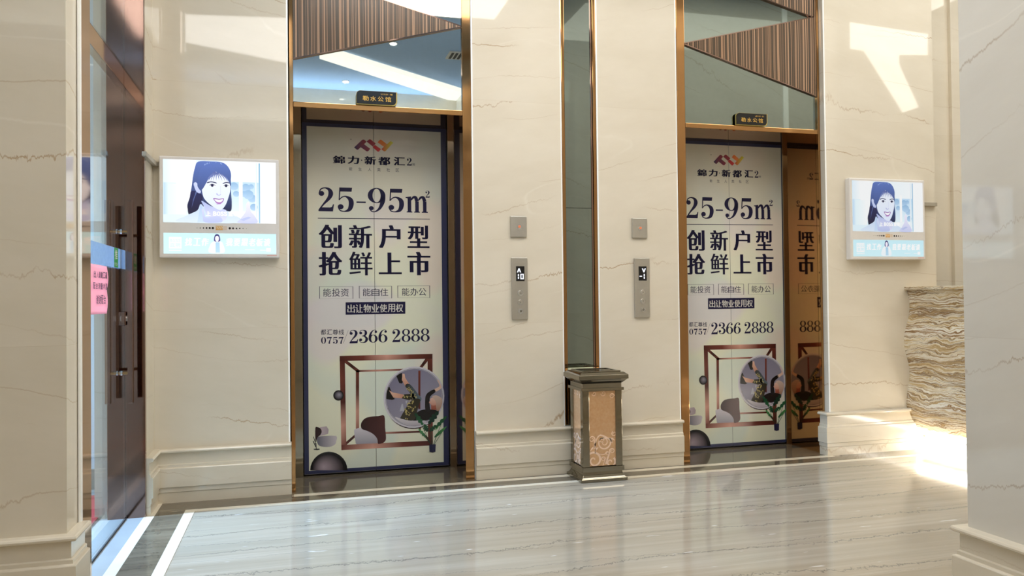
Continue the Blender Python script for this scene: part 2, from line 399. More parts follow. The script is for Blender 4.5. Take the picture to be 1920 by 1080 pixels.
m = MB(); m.box(4.935, 11.2, 4.97, 5.6, 0, ZR)
struct('wall_back', m, M_marble_r, 'bright cream marble pier at the far right edge of the lobby', 'wall')
m = MB(); m.box(-.03, 1.06, 5.17, 5.6, 0, ZC); m.box(2.46, 3.57, 5.17, 5.6, 0, ZR); m.box(1.6, 1.9, 4.80, 5.6, 0, ZC)
struct('wall_shaft', m, M_dark, 'dark lift shaft wall behind the doors', 'wall')
m = MB(); m.box(-.03, 1.06, 4.80, 5.17, 2.30, ZC); m.box(2.46, 3.57, 4.80, 5.17, 2.30, ZR)
struct('wall_lift', m, M_dark, 'wall above the lift doors behind the mirrors', 'wall')
m = MB(); m.box(-.99, -.75, 4.46, 5.6, 0, ZC)
struct('wall_left', m, M_marble, 'narrow cream marble return between glass door and screen wall', 'wall')
# left pier in front of the glass door, right block beside the camera
m = MB(); m.box(-2.8, -.775, 3.095, 3.30, 0, ZC)
struct('wall_left', m, M_marble, 'cream marble pier at the left edge before the glass door', 'wall')
m = MB(); m.box(2.244, 5.6, -1.7, 2.225, 0, ZR)
struct('wall_right', m, M_marble_g, 'daylight-greyed cream marble pier at the right edge of the lobby', 'wall')
m = MB(); m.box(-2.8, -2.6, -1.7, 3.1, 0, ZC)
struct('wall_left', m, M_marble, 'cream marble side wall of the lobby beside the camera', 'wall')
m = MB(); m.box(-2.8, 2.3, -1.7, -1.5, 0, ZC)
struct('wall_front', m, M_marble, 'cream marble wall opposite the lifts', 'wall')
m = MB(); m.box(11.0, 11.2, -3.2, 5.6, 0, ZR); m.box(5.6, 11.2, -3.2, -3.0, 0, ZR); m.box(5.4, 5.6, -3.2, -1.7, 0, ZR)
struct('wall_right', m, M_marble_r, 'cream marble wall at the end of the reception lobby', 'wall')
m = MB(); m.box(-.99, 2.244, -1.7, 5.6, ZC, ZR+.12); m.box(-2.8, -.99, -1.7, 3.3, ZC, ZR+.12); m.box(2.244, 11.2, -3.2, 5.6, ZR, ZR+.12)
struct('ceiling', m, M_paint_blue, 'pale blue painted lobby ceiling reflected in the lift mirrors', 'ceiling')
tag(box(5.02, 5.08, 2.225, 2.24, .297, ZR).build('trim_10', M_edge), 'pale stone edge strip on the far face of the right pier', 'edge trim', None, 'structure')
# vestibule beyond the glass
m = MB(); m.box(-4.2, -.99, 5.2, 5.4, .12, 3.4)
struct('wall_outside', m, M_vest, 'cool white wall panel seen through the glass door', 'wall')
m = MB(); m.box(-4.2, -.99, 5.18, 5.4, 0, .12)
struct('baseboard_outside', m, M_greyb, 'grey skirting under the white wall beyond the glass door', 'skirting')
tag(box(-3.6, -.975, 4.2, 4.98, .0008, .012).build('door_mat', M_red), 'red carpet mat on the floor beyond the glass door', 'mat')
# baseboards
PROF = [(-.004, 0), (.024, 0), (.024, .058), (.028, .062), (.028, .086), (.036, .09), (.036, .19), (.034, .194), (.025, .197), (.025, .21), (.018, .214), (.018, .272),
        (.034, .277), (.039, .281), (.040, .287), (.037, .293), (.032, .296), (-.004, .297)]
def baseboard(name, path, label, closed_ends=True):
    m = MB(); n = len(PROF); v = []
    P = [Vector(p) for p in path]
    for i, p in enumerate(P):
        def nor(a, b): d = (b-a).normalized(); return Vector((d.y, -d.x))
        if i == 0: o = nor(P[0], P[1]); k = 1
        elif i == len(P)-1: o = nor(P[-2], P[-1]); k = 1
        else:
            a, b = nor(P[i-1], p), nor(p, P[i+1]); o = (a+b).normalized(); k = 1/max(.2, o.dot(a))
        for d, z in PROF: q = p+o*d*k; v.append((q.x, q.y, z))
    fs = []
    for i in range(len(P)-1):
        for j in range(n-1): a = i*n+j; fs.append((a, a+n, a+n+1, a+1))
    if closed_ends: fs += [tuple(range(n)), tuple(range(len(v)-1, len(v)-n-1, -1))]
    m.add(v, fs); o = struct(name, m, M_base, label, 'skirting')
    return o
baseboard('baseboard_left', [(-.75, 4.455), (-.75, YL), (-.022, YL)], 'stepped marble skirting under the left advertising screen')
baseboard('baseboard_back', [(1.062, YP), (1.645, YP)], 'stepped marble skirting left of the litter bin')
baseboard('baseboard_back', [(1.645, YP+.001), (2.46, YP+.001)], 'stepped marble skirting right of the litter bin')
baseboard('baseboard_right', [(3.552, 4.75), (3.552, YR), (4.26, YR)], 'stepped marble skirting under the right advertising screen')
baseboard('baseboard_left', [(-2.6, 3.095), (-.775, 3.095), (-.775, 3.262)], 'stepped marble skirting around the left pier')
baseboard('baseboard_right', [(5.6, -1.5), (5.6, 2.225), (2.244, 2.225), (2.244, -1.5)], 'stepped marble skirting around the right pier')
# bronze lining between left pier and glass
tag(box(-.925, -.772, 3.275, 3.43, 0, ZC).build('trim_5', M_bronze, None, .003), 'bronze jamb between the left pier and the glass door', 'jamb', None, 'structure')
tag(box(-.772, -.764, 3.235, 3.262, .297, ZC).build('trim_6', M_edge), 'bright marble edge strip on the left pier', 'edge trim', None, 'structure')
tag(box(-.925, -.745, 4.428, 4.46, 0, ZC).build('trim_7', M_bronze_d, None, .002), 'dark rose bronze mirror jamb between the glass door and the marble return', 'jamb', None, 'structure')

# ------------------------------------------------------------------ ceiling fittings (seen in the mirrors and polished stone)
def ceiling_panel(pts, zc, mat, label, fr=.04):
    c = sum((Vector(p) for p in pts), Vector((0, 0)))/len(pts)
    t = thing('ceiling_light', label, 'ceiling light', (c.x, c.y, zc))
    m = MB(); prism_xy(m, [tuple(c+(Vector(p)-c)*(1+fr)) for p in pts], zc-.010, zc-.001); m.build('frame', M_paint_wh, t)
    m = MB(); prism_xy(m, pts, zc-.016, zc-.010); m.build('diffuser', mat, t)
    return t
def rc(x0, x1, y0, y1): return [(x0, y0), (x1, y0), (x1, y1), (x0, y1)]
ceiling_panel(rc(.1, 2.0, 1.65, 3.7), ZC, M_lum, 'large white luminous ceiling panel reflected above the left lift')
ceiling_panel(rc(3.0, 6.8, 2.75, 3.9), ZR, M_lum2, 'added warm luminous ceiling panel brightening the reception lobby')  # unseen panel, lengthened to the right to brighten the set-back wall
ceiling_panel([(-1.5, .3), (-.06, -.4), (-.05, 1.15), (-1.45, .95)], ZC, M_lum3, 'small luminous ceiling panel over the lobby entrance')
ceiling_panel([(6.16, 1.75), (7.37, 1.62), (7.99, .96), (7.62, .87), (7.92, .53), (10.06, -1.44), (10.08, -1.82), (7.04, .91), (6.82, .93)], ZR, M_lum4, 'angular bright ceiling light of the far lobby, mirrored in the right wall', .0)
t = thing('light_trough', 'long slanting white light trough crossing the blue ceiling in the mirror', 'ceiling light', (1.2, -.6, ZC))
m = MB(); prism_xy(m, [(.30, .07), (.56, .23), (2.24, -1.04), (2.24, -1.48), (2.11, -1.46)], ZC-.06, ZC-.001); m.build('diffuser', M_trough, t)
m = MB(); m.box(-2.6, 2.244, -1.5, -1.22, 3.30, 3.36); m.box(-2.6, 2.244, -1.26, -1.22, 3.36, 3.46)
struct('trim_9', m, M_paint_wh, 'white cove ledge on the wall opposite the lifts', 'cornice')
area('added_cove_lamp', (-.2, -1.38, 3.40), (PI, 0, 0), 4.6, .12, 22, (.85, .93, 1.0))  # unseen uplight added to brighten the blue ceiling
for x, y in ((1.09, .65), (.67, -1.04), (-.3, 2.2), (2.05, 4.3)):
    t = thing('downlight', 'small round recessed downlight in the blue ceiling', 'downlight', (x, y, ZC), 'ceiling downlights')
    m = MB(); m.tube((x, y, ZC-.008), (x, y, ZC), .05); m.build('bezel', M_paint_wh, t)
    m = MB(); m.tube((x, y, ZC-.012), (x, y, ZC-.008), .034); m.build('lens', M_down, t)
t = thing('ceiling_vent', 'square slatted air vent in the blue ceiling, mirrored over the left lift', 'vent', (1.9, .39, ZC))
m = MB(); m.box(1.76, 2.04, .25, .53, ZC-.012, ZC); m.build('frame', M_paint_wh, t)
m = MB()
for k in range(5): m.box(1.79+k*.05, 1.82+k*.05, .28, .50, ZC-.016, ZC-.012)
m.build('slats', M_dark, t)

# ------------------------------------------------------------------ lettering
_txt = {}
def glyph(ch, off=0.0, shear=0):
    """outline of one character from the built-in font as flat triangles, normalised to its own box"""
    k = (ch, off, shear)
    if k in _txt: return _txt[k]
    cu = bpy.data.curves.new('t', 'FONT'); cu.body = ch; cu.size = 1; cu.offset = off; cu.shear = shear; cu.resolution_u = 4; cu.dimensions = '2D'; cu.fill_mode = 'BOTH'
    o = bpy.data.objects.new('t', cu); C.objects.link(o)
    dg = bpy.context.evaluated_depsgraph_get(); dg.update()
    me = bpy.data.meshes.new_from_object(o.evaluated_get(dg))
    vs = [(v.co.x, v.co.y) for v in me.vertices]; fs = [tuple(p.vertices) for p in me.polygons]
    bpy.data.objects.remove(o); bpy.data.curves.remove(cu); bpy.data.meshes.remove(me)
    if vs:
        x0 = min(v[0] for v in vs); x1 = max(v[0] for v in vs); y0 = min(v[1] for v in vs); y1 = max(v[1] for v in vs)
        vs = [((x-x0)/max(1e-6, x1-x0), (y-y0)/max(1e-6, y1-y0)) for x, y in vs]
    _txt[k] = (vs, fs); return _txt[k]
def put(m, ch, x0, z0, x1, z1, y, off=0.0, bold=0.0, mi=0, shear=0, col=None):
    """place a character in a box; bold = sideways thickening (heavy verticals, fine horizontals)"""
    vs, fs = glyph(ch, off, shear); W = x1-x0
    for k, dx in enumerate(((-bold, 0, bold) if bold else (0,))):
        s = (W-2*bold*W)
        m.add([(x0+bold*W+dx*W+u*s, y, z0+v*(z1-z0)) for u, v in vs], fs, mi, [col]*len(vs) if col else None)
def catmull(P, n=9):
    out = []
    for i in range(len(P)-1):
        a, b, c, d = P[max(0, i-1)], P[i], P[i+1], P[min(len(P)-1, i+2)]
        for k in range(n):
            t = k/n
            out.append(tuple(.5*((2*b[j])+(-a[j]+c[j])*t+(2*a[j]-5*b[j]+4*c[j]-d[j])*t*t+(-a[j]+3*b[j]-3*c[j]+d[j])*t**3) for j in range(len(b))))
    out.append(tuple(P[-1])); return out
def stroke(P, n=9):
    S = catmull(P, n) if n else P; L_, R2 = [], []
    for i, p in enumerate(S):
        a, b = S[max(0, i-1)], S[min(len(S)-1, i+1)]; dx, dy = b[0]-a[0], b[1]-a[1]; l = math.hypot(dx, dy) or 1
        L_.append((p[0]-dy/l*p[2]/2, p[1]+dx/l*p[2]/2)); R2.append((p[0]+dy/l*p[2]/2, p[1]-dx/l*p[2]/2))
    vs = L_+R2; k = len(S); return vs, [(i, k+i, k+i+1, i+1) for i in range(k-1)]
def circ(cx, cy, r, n=20): return [(cx+r*math.cos(2*PI*i/n), cy+r*math.sin(2*PI*i/n)) for i in range(n)], [tuple(range(n))]
def ringg(cx, cy, ro, ho, ri, hi, n=40):
    v = []
    for i in range(n):
        t = 2*PI*i/n; v += [(cx+ro*math.cos(t), cy+ho*math.sin(t)), (cx+ri*math.cos(t), cy+hi*math.sin(t))]
    return v, [(2*i, (2*i+2) % (2*n), (2*i+3) % (2*n), 2*i+1) for i in range(n)]
def poly(*p): return list(p), [tuple(range(len(p)))]
def flip(sh): return [([(.62-x, 1-y) for x, y in v], f) for v, f in sh]
SIX = [ringg(.31, .31, .31, .31, .14, .275), stroke([(.085, .31, .17), (.1, .55, .16), (.2, .82, .1), (.36, .965, .045), (.48, .96, .04), (.56, .86, .03)]), circ(.5, .83, .085)]
DIG = {
 '0': [ringg(.31, .5, .31, .5, .135, .465)],
 '2': [circ(.14, .74, .105), stroke([(.05, .76, .03), (.12, .92, .05), (.28, .975, .05), (.44, .9, .13), (.49, .74, .18), (.42, .55, .14), (.22, .3, .07), (.05, .06, .05)]),
       poly((.03, 0), (.57, 0), (.61, .3), (.575, .3), (.53, .19), (.46, .165), (.12, .165), (.02, .05))],
 '3': [circ(.14, .76, .1), circ(.13, .24, .105), stroke([(.06, .8, .03), (.14, .94, .045), (.3, .975, .05), (.46, .9, .13), (.49, .74, .17), (.42, .58, .11), (.22, .525, .035)]),
       stroke([(.22, .525, .035), (.4, .5, .09), (.53, .36, .16), (.54, .24, .18), (.46, .08, .13), (.28, .025, .05), (.12, .06, .045), (.04, .2, .03)])],
 '5': [poly((.1, 1), (.55, 1), (.53, .835), (.1, .835)), stroke([(.115, 1, .045), (.1, .75, .045), (.085, .48, .04)], 0),
       stroke([(.09, .49, .03), (.18, .6, .045), (.32, .635, .06), (.48, .52, .16), (.515, .33, .18), (.45, .11, .14), (.28, .025, .05), (.12, .06, .045), (.04, .2, .03)]), circ(.135, .21, .105)],
 '6': SIX, '9': flip(SIX),
 '7': [poly((.03, 1), (.61, 1), (.61, .93), (.5, .8), (.1, .8), (.06, .7), (.02, .7)), stroke([(.55, .93, .08), (.42, .62, .1), (.31, .3, .16), (.29, .0, .19)])],
 '8': [ringg(.31, .27, .31, .27, .15, .225), ringg(.31, .755, .27, .245, .135, .205)],
 '-': [poly((0, .2), (1, .2), (1, .8), (0, .8))],
 'm': [poly((.04, 0), (.30, 0), (.30, .06), (.25, .07), (.25, 1), (.0, .95), (.0, .9), (.09, .87), (.09, .07), (.04, .06)),
       poly((.38, 0), (.64, 0), (.64, .06), (.59, .07), (.59, .7), (.43, .7), (.43, .07), (.38, .06)), poly((.72, 0), (1.0, 0), (1.0, .06), (.94, .07), (.94, .7), (.78, .7), (.78, .07), (.72, .06)),
       stroke([(.24, .76, .05), (.34, .93, .12), (.44, .95, .15), (.51, .7, .16)]), stroke([(.58, .76, .05), (.68, .93, .12), (.79, .95, .15), (.86, .7, .16)])],
}
DW = {'-': 1, 'm': 1}
def digit(m, ch, x0, z0, x1, z1, y, mi=0):
    W = DW.get(ch, .62)
    for vs, fs in DIG[ch]: m.add([(x0+a/W*(x1-x0), y, z0+b*(z1-z0)) for a, b in vs], fs, mi)

def smooth(P, n=4):
    k = len(P); out = []
    for i in range(k):
        a, b, c, d = P[i-1], P[i], P[(i+1) % k], P[(i+2) % k]
        for j in range(n):
            t = j/n; out.append(tuple(.5*(2*b[e]+(c[e]-a[e])*t+(2*a[e]-5*b[e]+4*c[e]-d[e])*t*t+(3*b[e]-a[e]-3*c[e]+d[e])*t**3) for e in range(2)))
    return out
# ------------------------------------------------------------------ lift doors and their posters (built at the left lift)
YD = 5.14
def lift_door():
    t = thing('elevator_door', 'left closed two-leaf lift door, behind the poster whose bottom left chair shows', 'elevator door', (.515, 5.16, 0))
    for x0, x1 in ((.052, .4985), (.5015, .978)): box(x0, x1, YD+.002, 5.165, .012, 2.245).build('door_leaf', M_steel, t, .0015)
    return t
door1 = lift_door()
def pc4(cx, cy): return at(540+cx/3.272, 230+cy/3.272, YD)
def pc5(cx, cy): return at(540+cx/2.769, 520+cy/2.769, YD)
def pcL(cx, cy): return at(640+cx/12.8, 250+cy/12.8, YD)
def pc2(cx, cy): return at(590+cx/8.348, 540+cy/8.348, YD)
def pc3(cx, cy): return at(620+cx/6.0, 650+cy/6.0, YD)
def bx(f, a, b, c, d):                   # photo box -> x0 z0 x1 z1
    p, q = f(a, d), f(c, b); return p[0], p[1], q[0], q[1]
def poster():
    t = thing('advertising_poster', 'navy bordered property advertisement covering the left lift door', 'poster', (.5, YD, .012))
    s = MB()
    for x0, x1 in ((.053, .4988), (.5012, .976)): s.box(x0, x1, YD-.0006, YD+.002, .014, 2.238)
    s.build('border_sheet', M_navy, t)
    y = YD-.0010
    s = MB()
    for x0, x1 in ((.081, .4988), (.5012, .940)): s.xz([(x0, .036), (x1, .036), (x1, 2.214), (x0, 2.214)], y)
    s.build('picture_sheet', M_poster, t)
    # ---- lettering
    y = YD-.0014; m = MB()
    for ch, a in zip('錦力·新都汇', ((275, 205, 350, 250), (365, 206, 437, 252), (448, 227, 455, 234), (468, 208, 540, 256), (553, 212, 628, 260), (648, 212, 717, 262))):
        put(m, ch, *bx(pc4, *a), y, .012, .03)
    digit(m, '2', *bx(pc4, 728, 217, 760, 263), y); put(m, '期', *bx(pc4, 763, 250, 778, 264), y)
    for ch, cx in zip('新生人类社区', (225, 448, 678, 900, 1125, 1345)):
        cy = 858+(cx-225)*.022; put(m, ch, *bx(pcL, cx-40, cy-40, cx+40, cy+40), y)
    for ch, a in zip('25-95m', ((183, 398, 283, 543), (300, 400, 405, 547), (420, 481, 477, 496), (490, 402, 597, 550), (612, 407, 713, 550), (722, 455, 857, 551))): digit(m, ch, *bx(pc4, *a), y)
    digit(m, '2', *bx(pc4, 842, 418, 870, 460), y)
    m.xz([pc4(183, 588), pc4(183, 584), pc4(870, 590), pc4(870, 594)], y)
    for ch, a in zip('创新户型', ((188, 627, 330, 770), (373, 630, 515, 770), (557, 630, 690, 770), (733, 632, 867, 769))): put(m, ch, *bx(pc4, *a), y, 0, .034 if ch in '新型' else .045)
    for ch, a in zip('抢鲜上市', ((188, 793, 333, 937), (375, 793, 518, 937), (557, 797, 697, 930), (733, 793, 873, 936))): put(m, ch, *bx(pc4, *a), y, 0, .022 if ch == '鲜' else .045)
    def frame(a, b, c, d, k=2.2):
        for q in ((a, b, c, b+k), (a, d-k, c, d), (a, b, a+k, d), (c-k, b, c, d)):
            x0, z0, x1, z1 = bx(pc5, *q); m.xz([(x0, z0), (x1, z0), (x1, z1), (x0, z1)], y)
    for a, s_, q in (((163, 47, 338, 111), '能投资', (181, 58, 318, 100)), ((369, 45, 539, 109), '能自住', (387, 57, 522, 97)), ((569, 43, 737, 106), '能办公', (590, 55, 720, 95))):
        frame(*a); n = len(s_); wd = (q[2]-q[0])/n
        for i, ch in enumerate(s_): put(m, ch, *bx(pc5, q[0]+i*wd+1.5, q[1], q[0]+(i+1)*wd-2.5, q[3]), y)
    m.xz([pc5(299, 194), pc5(299, 130), pc5(609, 126), pc5(609, 189)], y)
    for i, ch in enumerate('都汇尊线'): put(m, ch, *bx(pc5, 170+i*31, 270, 170+i*31+28, 299), y, .008)
    for i, ch in enumerate('0757'): digit(m, ch, *bx(pc2, 100+i*92, 766, 100+i*92+78, 874), y)
    m.xz([pc2(445, 866), pc2(449, 866), pc2(529, 660), pc2(525, 660)], y)
    for ch, a in zip('23662888', ((540, 655, 680, 867), (690, 654, 830, 860), (845, 652, 985, 858), (998, 648, 1138, 855), (1210, 643, 1345, 849), (1360, 640, 1500, 845), (1510, 636, 1648, 842), (1658, 632, 1798, 838))): digit(m, ch, *bx(pc2, *a), y)
    m.build('lettering', M_ink, t)
    m = MB()
    for i, ch in enumerate('出让物业使用权'): put(m, ch, *bx(pc5, 308+i*41.8, 141-i*.6, 308+i*41.8+39, 184-i*.6), y-.0004, 0, .02)
    m.build('white_lettering', M_white, t)['label'] = 'white lettering on a navy bar'
    # ---- logo
    m = MB()
    def pg(f, pts, c0, c1=None, ax=0, yy=0):
        if len(pts) > 6 and f is not pcL: pts = smooth(pts, 3)
        P = [f(*p) for p in pts]; lo = min(p[ax] for p in pts); hi = max(p[ax] for p in pts); c1 = c1 or c0
        cols = [tuple(c0[i]+(c1[i]-c0[i])*(p[ax]-lo)/max(1e-6, hi-lo) for i in range(3))+(1,) for p in pts]
        m.xz(P, y-yy, 0, cols)
    pg(pcL, [(305, 340), (500, 155), (525, 148), (550, 152), (605, 202), (545, 262), (465, 335), (405, 390), (375, 396)], L(34, 22, 74), L(150, 24, 44), 0)
    pg(pcL, [(465, 335), (545, 262), (692, 372), (645, 430), (622, 436), (600, 430)], L(100, 20, 70), L(140, 26, 50), 0, .0002)
    pg(pcL, [(605, 200), (660, 150), (680, 143), (705, 150), (825, 245), (790, 285), (755, 318)], L(136, 24, 56), L(170, 20, 40), 0, .0004)
    pg(pcL, [(748, 330), (806, 278), (950, 380), (905, 435), (888, 442), (870, 440)], L(190, 24, 34), L(214, 36, 30), 0)
    pg(pcL, [(868, 218), (915, 165), (938, 150), (962, 160), (1080, 250), (1030, 322), (1015, 322)], L(236, 110, 40), L(230, 130, 44), 0, .0002)
    pg(pcL, [(960, 385), (1080, 255), (1110, 250), (1165, 195), (1195, 192), (1245, 228), (1060, 428), (1040, 436), (1020, 430)], L(216, 60, 40), L(214, 214, 60), 0, .0004)
    m.ring(*pcL(230, 145), y, .0035, .0018, col=L(60, 50, 60))
    m.build('logo', M_print, t)
    # ---- copper frame illustration
    m = MB(); K1, K2, K3 = L(78, 34, 30), L(216, 160, 142), L(116, 56, 46)
    def bar(f, a, b, c, d, cols=(K1, K2, K3, K1), n=8, yy=0):
        """quad a-b (outer edge) c-d (inner edge) with a metallic run of tones along its length"""
        A, B, C2, D = [Vector(f(*p)) for p in (a, b, c, d)]; v = []; cs = []
        for i in range(n+1):
            k = i/n; p, q = A.lerp(B, k), D.lerp(C2, k); u = k*(len(cols)-1); j = min(int(u), len(cols)-2); u -= j
            cc = tuple(cols[j][e]*(1-u)+cols[j+1][e]*u for e in range(4)); v += [(p.x, y-yy, p.y), (q.x, y-yy, q.y)]; cs += [cc, tuple(x*.8 for x in cc[:3])+(1,)]
        fs = [(2*i, 2*i+1, 2*i+3, 2*i+2) for i in range(n)]
        m.add(v, fs, 0, cs)
    DK = L(50, 22, 20)
    # soft dark insides of the box frame
    for a in (((290, 440), (366, 498), (374, 484), (296, 424)), ((732, 426), (684, 486), (676, 474), (722, 410)), ((292, 880), (365, 815), (358, 806), (292, 862)), ((735, 855), (690, 805), (690, 795), (735, 838))):
        bar(pc5, *a, cols=(K3, DK, K3))
    bar(pc5, (352, 482), (688, 472), (688, 481), (352, 492)); bar(pc5, (352, 808), (690, 796), (690, 806), (352, 818)); bar(pc5, (352, 482), (352, 822), (369, 812), (369, 490), (K3, K1, K2, K3)); bar(pc5, (690, 470), (690, 800), (680, 800), (680, 478), (K3, K1, K3))
    bar(pc5, (268, 408), (750, 397), (750, 422), (268, 435), (K1, K3, K2, K3, K1), 12, .0003); bar(pc5, (277, 897), (752, 872), (752, 847), (277, 870), (K3, K2, K3, K1), 12, .0003)
    bar(pc5, (268, 408), (277, 897), (303, 880), (295, 412), (K1, K3, K1, K2, K3), 12, .0002); bar(pc5, (750, 397), (752, 872), (727, 872), (724, 400), (K3, K1, K2, K3, K1), 12, .0002)
    m.build('printed_box_frame', M_print, t)['label'] = 'printed copper box frame'
    # ---- spheres
    m = MB()
    def ball(f, cx, cy, r, hx, hy, dark, lite, top=False, yy=0):
        n = 28; rings = 7; v = []; cs = []; fs = []
        for i in range(rings+1):
            k = i/rings
            for j in range(n):
                a = 2*PI*j/n
                px, py = cx+hx*(1-k)+r*k*math.cos(a), min(cy, cy+hy*(1-k)+r*k*math.sin(a)) if top else cy+hy*(1-k)+r*k*math.sin(a)
                q = f(px, py); v.append((q[0], y-yy, q[1])); kk = min(1, k*1.2)
                cs.append(tuple(lite[e]*(1-kk)+dark[e]*kk for e in range(3))+(1,))
        for i in range(rings):
            for j in range(n): fs.append((i*n+j, i*n+(j+1) % n, (i+1)*n+(j+1) % n, (i+1)*n+j))
        m.add(v, [g[::-1] for g in fs], 0, cs)
    ball(pc5, 262, 613, 27, 4, -5, L(16, 14, 18), L(150, 146, 160), yy=.0006)
    m.build('printed_sphere', M_print, t); m = MB()
    ball(pc5, 212, 1002, 97, -28, -18, L(14, 13, 20), L(176, 160, 170), True)
    m.build('printed_dome', M_print, t)
    # ---- chairs
    m = MB(); GA, GB, MR, MR2 = L(150, 148, 160), L(206, 200, 208), L(44, 16, 18), L(78, 40, 40)
    pg(pc5, [(343, 797), (350, 788), (378, 780), (400, 787), (430, 803), (462, 835), (464, 850), (458, 864), (400, 868), (357, 866), (350, 850)], GB, GA, 1, .0002)
    pg(pc5, [(378, 772), (382, 752), (400, 732), (430, 723), (470, 720), (500, 719), (504, 780), (509, 835), (500, 855), (482, 863), (466, 863), (463, 838), (440, 812), (410, 797), (385, 788)], MR, MR2, 0, .0004)
    m.build('printed_armchair', M_print, t); m = MB()
    pg(pc5, [(150, 832), (165, 826), (248, 823), (250, 850), (243, 868), (215, 880), (175, 878), (155, 866)], L(96, 96, 110), L(200, 192, 198), 0, .0002)
    pg(pc5, [(165, 778), (200, 773), (211, 790), (208, 812), (190, 818), (165, 824)], L(196, 180, 186), L(170, 156, 164), 0, .0004)
    pg(pc5, [(142, 782), (152, 777), (168, 784), (175, 800), (168, 818), (152, 832), (146, 856), (142, 840)], MR, L(40, 18, 20), 0, .0006)
    m.build('printed_armchair', M_print, t); m = MB()
    pg(pc5, [(132, 890), (163, 889), (165, 895), (150, 897), (134, 895)], L(30, 28, 32)); pg(pc5, [(143, 860), (147, 860), (149, 892), (145, 892)], L(30, 28, 32))
    pg(pc5, [(131, 828), (134, 826), (147, 872), (144, 874)], L(30, 28, 32)); pg(pc5, [(128, 850), (132, 848), (146, 880), (142, 880)], L(30, 28, 32))
    m.build('printed_side_table', M_print, t)
    # ---- bubble seat with reclining woman
    m = MB(); cx, cy = 655, 622
    c0 = pc5(cx, cy); ex = pc5(cx+155, cy)[0]-c0[0]; ez = c0[1]-pc5(cx, cy+158)[1]
    n = 44; v = [(c0[0]+ex*.97*math.cos(2*PI*i/n), c0[1]+ez*.97*math.sin(2*PI*i/n)) for i in range(n)]
    m.xz(v, y-.0008, 0, [tuple(a*(1-k)+b*k for a, b in zip(L(120, 116, 138), L(158, 154, 170))) for k in [(.5+.5*math.sin(2*PI*i/n+2.4)) for i in range(n)]])
    m.ring(c0[0], c0[1]-.004, y-.0010, ex*.985, ex*.90, ez*1.02, ez*.93, col=L(60, 40, 48), a0=PI*1.1, a1=PI*1.75)
    m.ring(c0[0], c0[1], y-.0012, ex*1.01, ex*.925, ez*1.01, ez*.93, col=L(206, 202, 210)); m.ring(c0[0], c0[1], y-.0013, ex*.95, ex*.935, ez*.955, ez*.94, col=L(120, 114, 128))
    SK, SK2, BLK, HAIR = L(222, 180, 158), L(196, 140, 118), L(18, 17, 20), L(170, 130, 108)
    Y1 = .0011
    pg(pc3, [(985, 270), (1010, 270), (1008, 700), (985, 700)], K3, K1, 1, .0009)
    pg(pc3, [(735, 320), (800, 295), (812, 400), (800, 415), (770, 408)], BLK, None, 0, Y1)
    pg(pc3, [(808, 305), (830, 305), (838, 350), (885, 422), (838, 442), (800, 372)], SK, SK2, 1, Y1+.0001)
    pg(pc3, [(838, 442), (888, 420), (985, 535), (1022, 588), (985, 640), (955, 620), (905, 540)], L(40, 38, 32), L(96, 110, 120), 0, Y1+.0002)
    pg(pc3, [(622, 560), (640, 450), (662, 455), (720, 590), (690, 598), (625, 590)], BLK, None, 0, Y1)
    pg(pc3, [(655, 490), (700, 515), (820, 538), (805, 580), (705, 572)], SK, SK2, 0, Y1+.0001)
    pg(pc3, [(798, 582), (828, 535), (935, 528), (950, 590), (880, 600)], L(50, 46, 30), L(40, 38, 34), 0, Y1+.0002)
    pg(pc3, [(785, 795), (905, 608), (1005, 590), (990, 660), (950, 800), (905, 832), (800, 815)], L(44, 40, 30), L(58, 54, 44), 1, Y1+.0003)
    rnd = random.Random(3)
    for k in range(70):
        q = rnd.random(); r2 = rnd.random()
        if k < 42: a, b = 800+q*170+(r2-.5)*60+(-70*(q-.5)), 800-q*190+(r2-.5)*90
        elif k < 58: a, b = 860+q*110, 450+q*120+(r2-.5)*50
        else: a, b = 815+q*110, 565+(r2-.5)*45
        if not (790 < a < 1005): continue
        s_ = 5+rnd.random()*9; ang = rnd.random()*3
        pg(pc3, [(a+s_*math.cos(ang+e)*(1 if i % 2 else .45), b+s_*math.sin(ang+e)*(1 if i % 2 else .45)) for i, e in enumerate((0, 1.05, 2.1, 3.15, 4.2, 5.25))], L(196, 180, 112), None, 0, Y1+.0004)
    pg(pc3, [(925, 830), (935, 770), (1010, 716), (1100, 705), (1185, 714), (1215, 745), (1150, 800), (1060, 832)], BLK, L(30, 27, 30), 0, Y1+.0002)
    pg(pc3, [(1066, 720), (1062, 600), (1072, 545), (1100, 512), (1160, 480), (1178, 508), (1120, 560), (1112, 640), (1118, 720)], BLK, L(34, 32, 36), 1, Y1+.0003)
    pg(pc3, [(1160, 482), (1215, 452), (1222, 425), (1200, 378), (1210, 376), (1238, 432), (1242, 468), (1178, 508)], SK, L(236, 200, 180), 1, Y1+.0003)
    pg(pc3, [(1128, 640), (1195, 660), (1195, 712), (1130, 708)], L(186, 112, 92), L(150, 80, 64), 1, Y1+.0003)
    pg(pc3, [(1140, 560), (1165, 548), (1200, 550), (1245, 578), (1256, 620), (1245, 670), (1215, 725), (1190, 705), (1180, 640), (1165, 600)], L(216, 190, 176), HAIR, 1, Y1+.0005)
    pg(pc3, [(1106, 622), (1120, 610), (1118, 590), (1142, 572), (1175, 605), (1185, 650), (1150, 662), (1120, 645)], L(234, 194, 176), L(206, 146, 126), 1, Y1+.0006)
    pg(pc3, [(720, 790), (800, 812), (900, 832), (1060, 830), (1060, 868), (960, 888), (870, 880), (790, 850)], L(214, 208, 212), L(176, 168, 178), 1, Y1+.0006)
